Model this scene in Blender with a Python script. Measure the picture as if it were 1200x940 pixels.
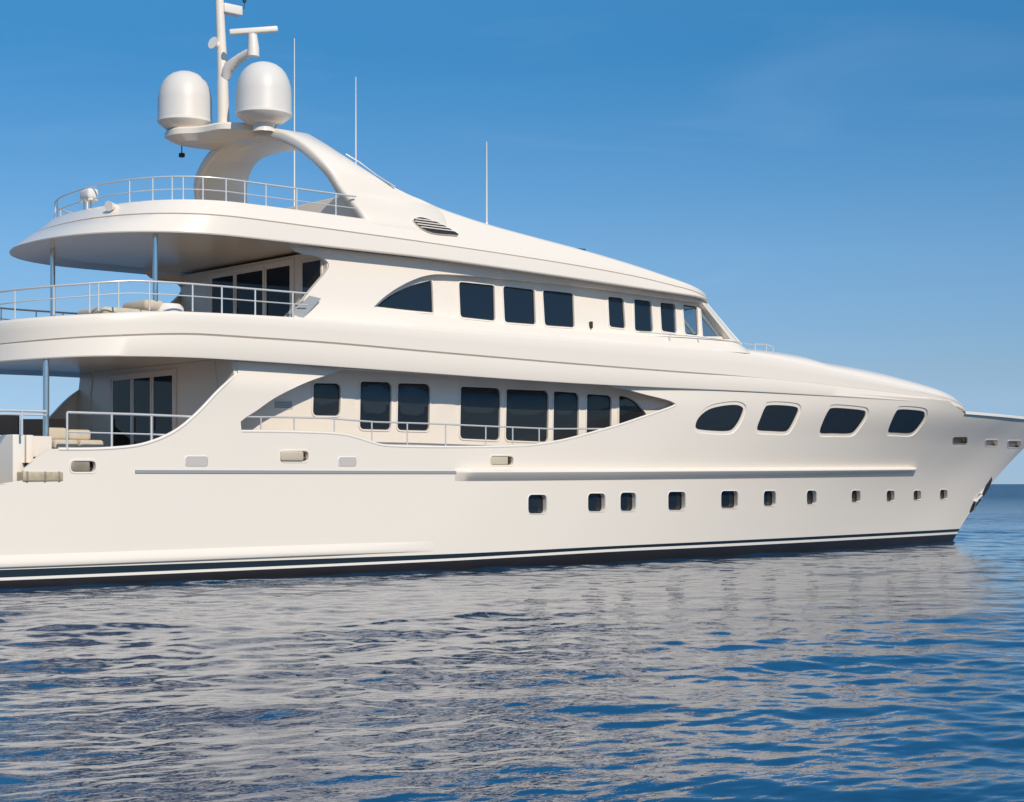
import bpy, bmesh, math, random, bisect
import numpy as np
from mathutils import Vector, Matrix
from mathutils.geometry import delaunay_2d_cdt
R = math.radians
random.seed(7)
for o in list(bpy.data.objects): bpy.data.objects.remove(o, do_unlink=True)
scene = bpy.context.scene
COL = scene.collection

# ------------------------------------------------------------------ camera
CAM = Vector((-18.9, -46.5, 2.7))           # eye height above the water, on the starboard quarter
YAW = 41.0                                   # degrees forward of the yacht's beam
cd = bpy.data.cameras.new('camera'); cam = bpy.data.objects.new('camera', cd); COL.objects.link(cam)
cam.location = CAM; cam.rotation_euler = (R(90), 0, R(-YAW))
cd.sensor_width = 36; cd.lens = 60; cd.shift_y = (567-470)/1200
cd.clip_start = 0.5; cd.clip_end = 30000
scene.camera = cam
scene.render.resolution_x = 1024; scene.render.resolution_y = 802

# ------------------------------------------------------------------ sky and sun
SUN_EL, SUN_AZ = 33.0, -15.0                   # degrees up; degrees forward of the starboard beam
sdir = Vector((math.sin(R(SUN_AZ))*math.cos(R(SUN_EL)), -math.cos(R(SUN_AZ))*math.cos(R(SUN_EL)), math.sin(R(SUN_EL))))
SKY_SAT = 1.0
SKY_RAMP = [(0, (0.160, 0.264, 0.544)), (1, (1.750, 1.620, 1.400)), (0.0085, (0.160, 0.259, 0.544)), (0.063, (0.213, 0.276, 0.404)), (0.132, (0.208, 0.316, 0.433)), (0.245, (0.104, 0.312, 0.446)), (0.5, (0.240, 0.580, 0.720))]
world = bpy.data.worlds.new('World'); scene.world = world; world.use_nodes = True
nt = world.node_tree; nt.nodes.clear()
wo = nt.nodes.new('ShaderNodeOutputWorld'); bg = nt.nodes.new('ShaderNodeBackground'); sky = nt.nodes.new('ShaderNodeTexSky')
sky.sky_type = 'NISHITA'; sky.sun_disc = False; sky.sun_elevation = R(SUN_EL)
sky.sun_rotation = math.atan2(sdir.x, sdir.y)
sky.altitude = 0; sky.air_density = 1.0; sky.dust_density = 0.0; sky.ozone_density = 1.5
bg.inputs['Strength'].default_value = 0.15
hs = nt.nodes.new('ShaderNodeHueSaturation'); hs.inputs['Saturation'].default_value = SKY_SAT
nt.links.new(sky.outputs[0], hs.inputs['Color'])
# thin cirrus, faint
tcw = nt.nodes.new('ShaderNodeTexCoord'); mpw = nt.nodes.new('ShaderNodeMapping'); nzw = nt.nodes.new('ShaderNodeTexNoise')
mpw.inputs['Scale'].default_value = (3.0, 3.0, 14.0); mpw.inputs['Rotation'].default_value = (0.1, 0.12, 0)
nzw.inputs['Scale'].default_value = 1.6; nzw.inputs['Detail'].default_value = 6; nzw.inputs['Distortion'].default_value = 0.6
crw = nt.nodes.new('ShaderNodeMapRange'); crw.inputs[1].default_value = 0.56; crw.inputs[2].default_value = 0.85; crw.inputs[3].default_value = 0; crw.inputs[4].default_value = 0.03
mxw = nt.nodes.new('ShaderNodeMix'); mxw.data_type = 'RGBA'
nt.links.new(tcw.outputs['Generated'], mpw.inputs[0]); nt.links.new(mpw.outputs[0], nzw.inputs['Vector'])
nt.links.new(nzw.outputs['Fac'], crw.inputs[0]); nt.links.new(crw.outputs[0], mxw.inputs['Factor'])
# sky graded by height; unseen upper part brightened and warmed to fill shade
sep = nt.nodes.new('ShaderNodeSeparateXYZ'); rmp = nt.nodes.new('ShaderNodeValToRGB'); mul = nt.nodes.new('ShaderNodeMix'); mul.data_type = 'RGBA'; mul.blend_type = 'MULTIPLY'; mul.inputs['Factor'].default_value = 1.0
nrm = nt.nodes.new('ShaderNodeVectorMath'); nrm.operation = 'NORMALIZE'
nt.links.new(tcw.outputs['Generated'], nrm.inputs[0]); nt.links.new(nrm.outputs[0], sep.inputs[0]); nt.links.new(sep.outputs['Z'], rmp.inputs[0])
for i, (p, c) in enumerate(SKY_RAMP):
    e = rmp.color_ramp.elements[i] if i < 2 else rmp.color_ramp.elements.new(p)
    e.position = p; e.color = (*c, 1)
nt.links.new(hs.outputs[0], mul.inputs['A']); nt.links.new(rmp.outputs[0], mul.inputs['B'])
nt.links.new(mul.outputs['Result'], mxw.inputs['A']); mxw.inputs['B'].default_value = (8.0, 8.3, 8.6, 1)
nt.links.new(mxw.outputs['Result'], bg.inputs['Color']); nt.links.new(bg.outputs[0], wo.inputs[0])
sl = bpy.data.lights.new('sun', 'SUN'); so = bpy.data.objects.new('sun', sl); COL.objects.link(so)
sl.energy = 2.75; sl.angle = R(0.53); sl.color = (1.0, 0.89, 0.745)
so.rotation_euler = sdir.to_track_quat('Z', 'Y').to_euler(); so.location = (0, -40, 60)
scene.view_settings.view_transform = 'Standard'; scene.view_settings.look = 'None'
scene.view_settings.exposure = 0.41; scene.view_settings.gamma = 1.0; scene.view_settings.use_curve_mapping = False
scene.render.engine = 'CYCLES'
scene.cycles.max_bounces = 14; scene.cycles.diffuse_bounces = 9; scene.cycles.glossy_bounces = 6; scene.cycles.transparent_max_bounces = 12

# ---- hull form: half breadths in metres (X forward, Z up, water at Z = 0) ----
def curve(tab):
    """smooth (monotone cubic) curve through (x, y) pairs"""
    xs = [p[0] for p in tab]; ys = [p[1] for p in tab]; n = len(xs)
    d = [(ys[i+1]-ys[i])/(xs[i+1]-xs[i]) for i in range(n-1)]
    m = [d[0]]
    for i in range(1, n-1):
        m.append(0.0 if d[i-1]*d[i] <= 0 else 2*d[i-1]*d[i]/(d[i-1]+d[i]))
    m.append(d[-1])
    def f(x):
        if x <= xs[0]: return ys[0]
        if x >= xs[-1]: return ys[-1]
        i = bisect.bisect_right(xs, x)-1
        h = xs[i+1]-xs[i]; t = (x-xs[i])/h
        return ((1+2*t)*(1-t)**2*ys[i] + t*(1-t)**2*h*m[i] + t*t*(3-2*t)*ys[i+1] + t*t*(t-1)*h*m[i+1])
    return f

def stem(Z):
    Z = max(Z, -1.2)
    return 48.7 + 0.9*Z + 0.1*Z*Z
WL = curve([(0, 0.0), (2, .45), (5.4, 1.10), (10.2, 1.98), (16.7, 3.1), (22.7, 3.92), (26.7, 4.32), (30.7, 4.58), (36, 4.72), (46, 4.70), (54, 4.5)])
DK = curve([(0, 0.0), (1, .5), (3, 1.2), (5.8, 2.0), (9, 2.85), (13, 3.65), (17, 4.2), (21, 4.52), (25, 4.72), (30, 4.82), (36, 4.85), (60, 4.85)])
FLARE = curve([(-1.5, 0), (0, 0.0), (1.5, .10), (3, .27), (4.4, .58), (5.8, 1.0), (6.6, 1.06)])
TUCK = curve([(5.55, 0.0), (6.15, 0.16), (6.6, 0.2)])
def b_hull(X, Z):
    u = max(stem(Z)-X, 0.0)
    w = FLARE(Z)
    b = WL(u)*(1-w)+DK(u)*w
    if Z < 0: b *= 1+0.12*Z
    if Z > 5.55: b -= TUCK(Z)*max(0.0, min(1.0, (27-X)/8))
    return max(b, 0.0)

def nose(X, Xs, Xn, n):
    if X <= Xs: return 1.0
    t = (X-Xs)/(Xn-Xs)
    if t >= 1: return 0.0
    return max(1-t**n, 0.0)**(1/n)

UPP = curve([(7.3, 4.9), (7.45, 4.88), (7.6, 4.8), (7.8, 4.66), (8.1, 4.56), (8.6, 4.47), (9.4, 4.33), (9.9, 4.25)])
def b_up(X, Z):
    c = 26.3+max(-.6, 9.4-Z)*1.15
    return UPP(Z)*nose(X, c, c+2.7, 2.0)

FAIR = curve([(9.6, 4.8), (10.2, 4.72), (10.72, 4.5), (11.2, 4.28), (11.6, 4.1), (12.2, 3.85)])
def b_fair(X, Z):
    return FAIR(Z)*nose(X, 25.6, 29.0, 2.0)

def b_band1(X):           # upper-deck band
    t = max(0.0, min(1.0, (X-18)/8.0)); t = t*t*(3-2*t)
    return DK(57.3-X)+0.3-0.21*t

# outlines measured in metres along the side: (X forward, Z up)
T = {
 'hull_aft_top': [(7.062, 5.855), (6.995, 5.806), (6.93, 5.76), (6.859, 5.709), (6.774, 5.646), (6.67, 5.568), (6.564, 5.481), (6.457, 5.388), (6.353, 5.293), (6.252, 5.195), (6.15, 5.092), (6.051, 4.991), (5.958, 4.898), (5.875, 4.817), (5.798, 4.745), (5.723, 4.675), (5.642, 4.604), (5.554, 4.529), (5.461, 4.452), (5.367, 4.378), (5.273, 4.31), (5.183, 4.25), (5.095, 4.194), (5.004, 4.142), (4.905, 4.09), (4.797, 4.038), (4.683, 3.988), (4.563, 3.939), (4.436, 3.894), (4.306, 3.852), (4.172, 3.813), (4.028, 3.777), (3.87, 3.746), (3.693, 3.72), (3.501, 3.698), (3.304, 3.681), (3.111, 3.666), (2.931, 3.654), (2.757, 3.645), (2.573, 3.639), (2.368, 3.633), (2.132, 3.628), (1.875, 3.625), (1.611, 3.622), (1.353, 3.62), (1.258, 3.552), (1.162, 3.484), (1.068, 3.416), (0.978, 3.347), (0.893, 3.275), (0.812, 3.202), (0.732, 3.129), (0.652, 3.055), (0.647, 2.989), (0.641, 2.922), (0.635, 2.855), (0.63, 2.789), (0.473, 2.766), (0.317, 2.744), (0.161, 2.722), (0.007, 2.7)],
 'lens': [(7.133, 4.473), (7.187, 4.51), (7.239, 4.546), (7.294, 4.584), (7.355, 4.624), (7.42, 4.662), (7.488, 4.7), (7.566, 4.745), (7.663, 4.803), (7.785, 4.881), (7.926, 4.975), (8.077, 5.073), (8.227, 5.163), (8.375, 5.241), (8.528, 5.316), (8.681, 5.387), (8.832, 5.455), (8.978, 5.52), (9.127, 5.583), (9.285, 5.644), (9.452, 5.704), (9.637, 5.766), (9.833, 5.828), (10.025, 5.886), (10.196, 5.939), (10.336, 5.982), (10.455, 6.019), (10.566, 6.053), (10.816, 6.3), (20.632, 6.3), (21.232, 6.113), (21.391, 6.09), (21.547, 6.068), (21.712, 6.045), (21.895, 6.021), (22.111, 5.994), (22.351, 5.965), (22.592, 5.936), (22.812, 5.907), (23, 5.879), (23.169, 5.851), (23.333, 5.824), (23.505, 5.797), (23.695, 5.771), (23.895, 5.744), (24.088, 5.719), (24.259, 5.694), (24.397, 5.673), (24.513, 5.653), (24.619, 5.633), (24.731, 5.614), (24.972, 5.537), (24.977, 5.52), (24.992, 5.505), (24.987, 5.486), (24.934, 5.458), (24.817, 5.418), (24.654, 5.37), (24.467, 5.318), (24.275, 5.265), (24.082, 5.212), (23.879, 5.158), (23.664, 5.101), (23.437, 5.04), (23.193, 4.974), (22.936, 4.904), (22.671, 4.833), (22.408, 4.765), (22.149, 4.703), (21.89, 4.643), (21.627, 4.584), (21.356, 4.524), (21.068, 4.459), (20.768, 4.392), (20.475, 4.328), (20.207, 4.271), (19.981, 4.225), (19.784, 4.187), (19.584, 4.151), (19.354, 4.115), (19.082, 4.075), (18.786, 4.036), (18.48, 3.999), (18.179, 3.97), (17.883, 3.948), (17.585, 3.933), (17.289, 3.922), (17.003, 3.911), (16.752, 3.902), (16.525, 3.895), (16.268, 3.888), (15.928, 3.882), (15.464, 3.873), (14.916, 3.864), (14.358, 3.856), (13.86, 3.852), (13.421, 3.852), (13.008, 3.853), (12.642, 3.859), (12.343, 3.87), (12.132, 3.887), (11.991, 3.911), (11.881, 3.937), (11.762, 3.964), (11.631, 3.993), (11.505, 4.024), (11.38, 4.056), (11.253, 4.084), (11.125, 4.111), (10.999, 4.136), (10.866, 4.158), (10.719, 4.177), (10.573, 4.19), (10.427, 4.2), (10.249, 4.208), (10.011, 4.214), (9.687, 4.218), (9.301, 4.221), (8.897, 4.222), (8.517, 4.221), (8.168, 4.219), (7.829, 4.215), (7.497, 4.211), (7.166, 4.206)],
 'fwin1': [(26.164, 4.799), (26.172, 4.863), (26.196, 4.938), (26.24, 5.013), (26.306, 5.088), (26.391, 5.163), (26.495, 5.234), (26.608, 5.299), (26.739, 5.361), (26.904, 5.416), (27.122, 5.467), (27.374, 5.511), (27.62, 5.546), (27.855, 5.57), (28.083, 5.585), (28.277, 5.587), (28.426, 5.573), (28.541, 5.546), (28.624, 5.511), (28.673, 5.473), (28.69, 5.426), (28.685, 5.36), (28.659, 5.261), (28.613, 5.143), (28.557, 5.029), (28.488, 4.923), (28.408, 4.821), (28.324, 4.74), (28.251, 4.689), (28.174, 4.658), (28.06, 4.636), (27.901, 4.621), (27.705, 4.614), (27.472, 4.613), (27.166, 4.617), (26.825, 4.625), (26.553, 4.637), (26.394, 4.648), (26.3, 4.662), (26.234, 4.683), (26.187, 4.713), (26.168, 4.75)],
 'fwin2': [(29.657, 4.781), (29.669, 4.897), (29.713, 5.049), (29.761, 5.192), (29.804, 5.318), (29.852, 5.435), (29.909, 5.527), (29.952, 5.583), (30, 5.612), (30.117, 5.633), (30.348, 5.65), (30.649, 5.658), (30.943, 5.659), (31.223, 5.655), (31.496, 5.644), (31.707, 5.626), (31.827, 5.603), (31.883, 5.573), (31.913, 5.531), (31.926, 5.478), (31.913, 5.414), (31.884, 5.327), (31.838, 5.202), (31.781, 5.055), (31.726, 4.929), (31.681, 4.841), (31.634, 4.773), (31.572, 4.723), (31.503, 4.692), (31.418, 4.679), (31.272, 4.672), (31.022, 4.669), (30.714, 4.672), (30.433, 4.676), (30.199, 4.676), (29.992, 4.676), (29.832, 4.685), (29.732, 4.699), (29.68, 4.723)],
 'fwin3': [(33.658, 4.757), (33.642, 4.878), (33.655, 5.034), (33.682, 5.183), (33.718, 5.316), (33.77, 5.443), (33.835, 5.542), (33.883, 5.602), (33.938, 5.633), (34.071, 5.653), (34.331, 5.665), (34.673, 5.664), (35.032, 5.66), (35.42, 5.653), (35.826, 5.641), (36.14, 5.623), (36.3, 5.6), (36.364, 5.571), (36.398, 5.525), (36.423, 5.459), (36.421, 5.377), (36.394, 5.278), (36.331, 5.144), (36.245, 4.994), (36.164, 4.872), (36.107, 4.8), (36.053, 4.758), (35.968, 4.726), (35.85, 4.702), (35.703, 4.69), (35.501, 4.681), (35.208, 4.676), (34.864, 4.675), (34.552, 4.673), (34.29, 4.664), (34.059, 4.655), (33.878, 4.659), (33.763, 4.671), (33.697, 4.696)],
 'fwin4': [(38.557, 4.891), (38.516, 5.002), (38.49, 5.146), (38.482, 5.286), (38.489, 5.419), (38.517, 5.549), (38.569, 5.649), (38.621, 5.703), (38.686, 5.726), (38.816, 5.741), (39.051, 5.753), (39.355, 5.757), (39.667, 5.755), (39.995, 5.751), (40.333, 5.742), (40.603, 5.723), (40.758, 5.693), (40.842, 5.651), (40.899, 5.597), (40.949, 5.529), (40.975, 5.447), (40.98, 5.354), (40.956, 5.239), (40.911, 5.113), (40.859, 5.006), (40.811, 4.934), (40.753, 4.881), (40.664, 4.842), (40.55, 4.816), (40.406, 4.802), (40.198, 4.794), (39.876, 4.791), (39.497, 4.794), (39.184, 4.796), (38.987, 4.794), (38.851, 4.791), (38.743, 4.799), (38.659, 4.812), (38.603, 4.834)],
 'ports': [[(18.169, 1.722), (18.137, 2.337), (18.969, 2.333), (19.006, 1.712)], [(20.962, 1.761), (20.911, 2.368), (21.748, 2.365), (21.813, 1.751)], [(22.6, 1.757), (22.521, 2.391), (23.319, 2.388), (23.408, 1.748)], [(25.178, 1.758), (25.062, 2.412), (26.022, 2.409), (26.158, 1.747)], [(28.309, 1.801), (28.14, 2.433), (29.18, 2.43), (29.37, 1.79)], [(31.082, 1.853), (30.88, 2.424), (31.693, 2.422), (31.912, 1.845)], [(34.156, 1.89), (33.912, 2.431), (34.614, 2.429), (34.876, 1.884)], [(37.726, 1.945), (37.444, 2.42), (38.17, 2.418), (38.465, 1.939)], [(40.834, 1.955), (40.532, 2.411), (41.248, 2.408), (41.557, 1.949)], [(43.401, 1.99), (43.106, 2.402), (43.84, 2.4), (44.141, 1.984)], [(46.135, 2.008), (45.831, 2.432), (46.617, 2.43), (46.922, 2.002)]],
 'vents': [[(5.367, 3.198), (5.365, 3.459), (6.068, 3.466), (6.07, 3.203)], [(10.537, 3.234), (10.533, 3.488), (11.171, 3.494), (11.176, 3.238)]],
 'fair': [[(8.505, 3.331), (8.499, 3.665), (9.478, 3.677), (9.484, 3.339)], [(16.441, 3.274), (16.434, 3.602), (17.449, 3.613), (17.459, 3.281)], [(1.935, 2.994), (1.933, 3.322), (2.691, 3.329), (2.693, 2.997)], [(45.025, 4.465), (44.624, 4.734), (46.053, 4.765), (46.495, 4.493)], [(48.892, 4.423), (48.418, 4.703), (49.905, 4.735), (50.375, 4.45)], [(51.856, 4.398), (51.295, 4.725), (53.118, 4.764), (53.852, 4.434)]],
 'roller': [(0.606, 2.789), (0.606, 3.022), (1.742, 3.005), (1.742, 2.768)],
 'anchor': [(49.998, 1.376), (50.003, 1.498), (50.07, 1.677), (50.181, 1.857), (50.35, 2.014), (50.567, 2.17), (50.786, 2.337), (51.007, 2.535), (51.222, 2.743), (51.377, 2.903), (51.435, 2.988), (51.443, 3.024), (51.475, 3.024), (51.583, 2.989), (51.72, 2.917), (51.81, 2.822), (51.828, 2.708), (51.741, 2.57), (51.592, 2.415), (51.379, 2.234), (51.123, 2.035), (50.884, 1.851), (50.676, 1.68), (50.485, 1.524), (50.324, 1.412), (50.188, 1.351), (50.082, 1.334)],
 'mwin': [[(10.22, 4.752), (10.226, 5.727), (11.231, 5.753), (11.218, 4.765)], [(11.964, 4.378), (11.985, 5.849), (13.185, 5.87), (13.157, 4.377)], [(13.407, 4.382), (13.431, 5.852), (14.71, 5.875), (14.678, 4.381)], [(15.943, 4.159), (15.962, 5.84), (17.65, 5.847), (17.629, 4.132)], [(17.888, 4.137), (17.905, 5.828), (19.782, 5.838), (19.78, 4.111)], [(20.019, 4.086), (20.012, 5.832), (21.165, 5.814), (21.208, 4.046)], [(21.598, 4.052), (21.541, 5.797), (22.679, 5.775), (22.772, 4.01)]],
 'mwin7': [(23.144, 4.015), (23.105, 4.455), (23.066, 4.893), (23.032, 5.331), (23.042, 5.772), (23.116, 5.769), (23.189, 5.768), (23.263, 5.764), (23.342, 5.75), (23.428, 5.726), (23.52, 5.693), (23.61, 5.654), (23.691, 5.609), (23.765, 5.558), (23.837, 5.5), (23.906, 5.438), (23.971, 5.376), (24.036, 5.314), (24.1, 5.252), (24.154, 5.186), (24.189, 5.11), (24.2, 5.028), (24.193, 4.941), (24.175, 4.84), (24.156, 4.719), (24.135, 4.567), (24.107, 4.391), (24.078, 4.206), (24.05, 4.026)],
 'grille': [(8.851, 4.942), (8.845, 5.143), (9.474, 5.15), (9.481, 4.948)],
 'rail_lens': [(7.189, 4.609), (8.539, 4.631), (10.095, 4.645), (11.88, 4.574), (14.049, 4.573), (15.952, 4.549), (18.999, 4.518), (21.934, 4.581)],
 'rail_lens_st': [[(7.843, 4.613), (7.852, 4.221)], [(8.982, 4.63), (8.992, 4.22)], [(10.402, 4.641), (10.414, 4.185)], [(11.783, 4.585), (11.799, 3.966)], [(13.131, 4.565), (13.149, 3.882)], [(14.645, 4.573), (14.663, 3.878)], [(16.29, 4.543), (16.307, 3.902)], [(17.43, 4.526), (17.447, 3.918)], [(18.582, 4.523), (18.6, 3.991)]],
 'up_recess': [(11.984, 8.086), (12.074, 8.155), (12.162, 8.225), (12.252, 8.294), (12.346, 8.363), (12.449, 8.432), (12.559, 8.503), (12.668, 8.571), (12.771, 8.633), (12.864, 8.685), (12.949, 8.731), (13.034, 8.775), (13.126, 8.82), (13.223, 8.868), (13.321, 8.916), (13.429, 8.965), (13.552, 9.015), (13.69, 9.069), (13.842, 9.127), (14.007, 9.182), (14.187, 9.228), (14.348, 9.265), (14.501, 9.294), (14.715, 9.318), (15.061, 9.341), (15.576, 9.362), (16.221, 9.38), (16.962, 9.395), (17.759, 9.405), (18.638, 9.412), (19.616, 9.414), (20.634, 9.412), (21.628, 9.403), (22.63, 9.385), (23.659, 9.357), (24.619, 9.329), (25.408, 9.306), (25.939, 9.292), (26.274, 9.283), (26.533, 9.276), (26.9, 9.277), (27.123, 9.057), (27.38, 8.794), (27.641, 8.53), (27.908, 8.266), (28.154, 7.998), (27.075, 7.966), (26.041, 7.936), (25.028, 7.908), (24.036, 7.885), (23.062, 7.868), (22.108, 7.855), (21.173, 7.846), (20.257, 7.841), (19.338, 7.838), (18.425, 7.837), (17.555, 7.842), (16.763, 7.855), (16.067, 7.88), (15.439, 7.914), (14.843, 7.95), (14.242, 7.984), (13.932, 7.997), (13.625, 8.011), (13.319, 8.024), (13.016, 8.037)],
 'uwin0': [(12.277, 8.13), (12.396, 8.215), (12.513, 8.299), (12.637, 8.382), (12.763, 8.458), (12.896, 8.532), (13.061, 8.613), (13.274, 8.711), (13.52, 8.815), (13.769, 8.91), (14.013, 8.986), (14.261, 9.052), (14.511, 9.118), (14.548, 9.126), (14.585, 9.133), (14.603, 9.043), (14.589, 8.791), (14.556, 8.442), (14.52, 8.094), (14.154, 8.096), (13.791, 8.097), (13.423, 8.101), (13.043, 8.109), (12.658, 8.12)],
 'uwin': [[(15.607, 8.021), (15.711, 9.179), (17.21, 9.177), (17.067, 7.989)], [(17.465, 7.972), (17.579, 9.184), (18.964, 9.168), (18.831, 7.979)], [(19.23, 7.975), (19.329, 9.181), (20.734, 9.177), (20.595, 7.986)], [(22.26, 8.117), (22.372, 9.186), (23.129, 9.181), (23.042, 8.098)], [(23.491, 8.049), (23.646, 9.188), (24.509, 9.174), (24.412, 8.066)], [(24.847, 8.122), (24.95, 9.159), (25.741, 9.16), (25.615, 8.083)], [(26.048, 8.085), (26.121, 9.171), (26.882, 9.146), (26.75, 8.063)]],
 'uwin8': [(26.971, 8.044), (27.072, 9.191), (27.356, 9.123), (28.413, 8.127)],
 'up_aft': [(8.935, 7.573), (9.112, 7.74), (9.261, 7.906), (9.39, 8.064), (9.512, 8.209), (9.635, 8.34), (9.759, 8.462), (9.881, 8.576), (9.992, 8.681), (10.094, 8.778), (10.188, 8.866), (10.272, 8.946), (10.341, 9.019), (10.396, 9.083), (10.437, 9.139), (10.465, 9.189), (10.475, 9.238), (10.469, 9.286), (10.445, 9.333), (10.407, 9.374), (10.357, 9.409), (10.292, 9.436), (10.213, 9.457), (10.123, 9.472), (10.027, 9.484), (9.922, 9.491), (9.807, 9.493), (9.688, 9.493), (9.572, 9.495)],
 'louvre': [(13.559, 10.885), (13.601, 10.935), (13.691, 10.975), (13.79, 11.003), (13.876, 11.018), (13.97, 11.019), (14.093, 11.007), (14.26, 10.98), (14.455, 10.938), (14.656, 10.879), (14.89, 10.789), (15.13, 10.682), (15.259, 10.6), (15.219, 10.566), (15.072, 10.559), (14.887, 10.555), (14.665, 10.542), (14.408, 10.533), (14.182, 10.541), (14.013, 10.573), (13.874, 10.621), (13.76, 10.677), (13.66, 10.744), (13.586, 10.82)],
 'fly_st': [4.15, 5.29, 5.84, 6.92, 7.52, 8.24, 9.31, 10.71],
 'up_st': [3.01, 5.52, 6.45, 7.55, 8.83],
}

# ------------------------------------------------------------------ materials
def mat(name, col, rough=0.4, metal=0.0, ior=1.5, var=0.0, vscale=3.0, bump=0.0, bscale=20.0, coat=0.0, stretch=(1, 1, 1), spec=0.5):
    m = bpy.data.materials.new(name); m.use_nodes = True; n = m.node_tree.nodes; l = m.node_tree.links
    p = n['Principled BSDF']; p.inputs['Base Color'].default_value = (*col, 1); p.inputs['Roughness'].default_value = rough; p.inputs['Specular IOR Level'].default_value = spec
    p.inputs['Metallic'].default_value = metal; p.inputs['IOR'].default_value = ior; p.inputs['Coat Weight'].default_value = coat
    if var or bump:
        tc = n.new('ShaderNodeTexCoord'); mp = n.new('ShaderNodeMapping'); mp.inputs['Scale'].default_value = stretch
        l.new(tc.outputs['Object'], mp.inputs[0])
    if var:
        nz = n.new('ShaderNodeTexNoise'); nz.inputs['Scale'].default_value = vscale; nz.inputs['Detail'].default_value = 5
        l.new(mp.outputs[0], nz.inputs['Vector'])
        mx = n.new('ShaderNodeMix'); mx.data_type = 'RGBA'
        mx.inputs['A'].default_value = (*[c*(1-var) for c in col], 1); mx.inputs['B'].default_value = (*[min(1, c*(1+var)) for c in col], 1)
        l.new(nz.outputs['Fac'], mx.inputs['Factor']); l.new(mx.outputs['Result'], p.inputs['Base Color'])
        mr = n.new('ShaderNodeMapRange'); mr.inputs[3].default_value = rough*0.85; mr.inputs[4].default_value = min(1, rough*1.2)
        l.new(nz.outputs['Fac'], mr.inputs[0]); l.new(mr.outputs[0], p.inputs['Roughness'])
    if bump:
        nb = n.new('ShaderNodeTexNoise'); nb.inputs['Scale'].default_value = bscale; nb.inputs['Detail'].default_value = 3
        l.new(mp.outputs[0], nb.inputs['Vector'])
        b = n.new('ShaderNodeBump'); b.inputs['Strength'].default_value = bump; b.inputs['Distance'].default_value = 0.02
        l.new(nb.outputs['Fac'], b.inputs['Height']); l.new(b.outputs[0], p.inputs['Normal'])
    return m
M = {}
M['gel'] = mat('white_gelcoat', (0.805, 0.728, 0.626), 0.26, bump=0.13, bscale=0.5)
M['trim'] = mat('white_trim', (0.80, 0.74, 0.66), 0.3)
M['steel'] = mat('polished_steel', (0.80, 0.77, 0.72), 0.3, metal=0.45)
M['chrome'] = mat('chromed_post', (0.70, 0.69, 0.67), 0.15, metal=1.0)
M['glass'] = mat('tinted_glass', (0.012, 0.017, 0.022), 0.03, ior=1.62)
M['glassgrey'] = mat('grey_tinted_glass', (0.020, 0.026, 0.031), 0.05, ior=1.5)
M['doorglass'] = mat('dark_door_glass', (0.012, 0.010, 0.009), 0.04, ior=1.4, spec=0.3)
M['rubber'] = mat('black_gasket', (0.02, 0.02, 0.022), 0.5)
M['black'] = mat('black_hull_paint', (0.012, 0.02, 0.028), 0.2)
M['anti'] = mat('antifouling_paint', (0.017, 0.014, 0.014), 0.4, var=0.35, vscale=2.0, stretch=(0.3, 1, 2))
M['teak'] = mat('teak_deck', (0.47, 0.36, 0.25), 0.6, var=0.25, vscale=2.0, stretch=(0.5, 12, 1))
M['grey'] = mat('grey_paint', (0.30, 0.31, 0.31), 0.4)
M['dark'] = mat('dark_recess', (0.018, 0.017, 0.017), 0.6)
M['brass'] = mat('weathered_bronze', (0.50, 0.41, 0.28), 0.5, metal=0.2, var=0.35, vscale=8)
M['brassd'] = mat('dull_bronze', (0.30, 0.25, 0.19), 0.5, metal=0.2, var=0.35, vscale=8)
M['cream'] = mat('cream_canvas', (0.56, 0.48, 0.36), 0.9, var=0.12, vscale=4, bump=0.4, bscale=6)
M['whitecloth'] = mat('white_canvas', (0.74, 0.71, 0.66), 0.9, var=0.05, vscale=4, bump=0.3, bscale=6)
M['wicker'] = mat('brown_wicker', (0.17, 0.13, 0.10), 0.7, var=0.3, vscale=20)
M['curtain'] = mat('cream_liner', (0.55, 0.5, 0.43), 0.8)
M['ceil'] = mat('cream_headliner', (0.82, 0.76, 0.67), 0.25)
def clear_glass(name, tint):
    m = bpy.data.materials.new(name); m.use_nodes = True; n = m.node_tree.nodes; l = m.node_tree.links
    n.clear(); o = n.new('ShaderNodeOutputMaterial'); t = n.new('ShaderNodeBsdfTransparent'); g = n.new('ShaderNodeBsdfGlossy'); f = n.new('ShaderNodeLayerWeight'); pw = n.new('ShaderNodeMath'); pw.operation = 'POWER'; pw.inputs[1].default_value = 4.0; ma = n.new('ShaderNodeMath'); ma.operation = 'MULTIPLY_ADD'; ma.inputs[1].default_value = 0.9; ma.inputs[2].default_value = 0.05; mx = n.new('ShaderNodeMixShader')
    t.inputs[0].default_value = (*tint, 1); g.inputs['Roughness'].default_value = 0.02; f.inputs[0].default_value = 0.5
    l.new(f.outputs['Facing'], pw.inputs[0]); l.new(pw.outputs[0], ma.inputs[0]); l.new(ma.outputs[0], mx.inputs[0]); l.new(t.outputs[0], mx.inputs[1]); l.new(g.outputs[0], mx.inputs[2]); l.new(mx.outputs[0], o.inputs[0])
    return m
M['clear'] = clear_glass('wheelhouse_glass', (0.60, 0.66, 0.69))

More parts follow.
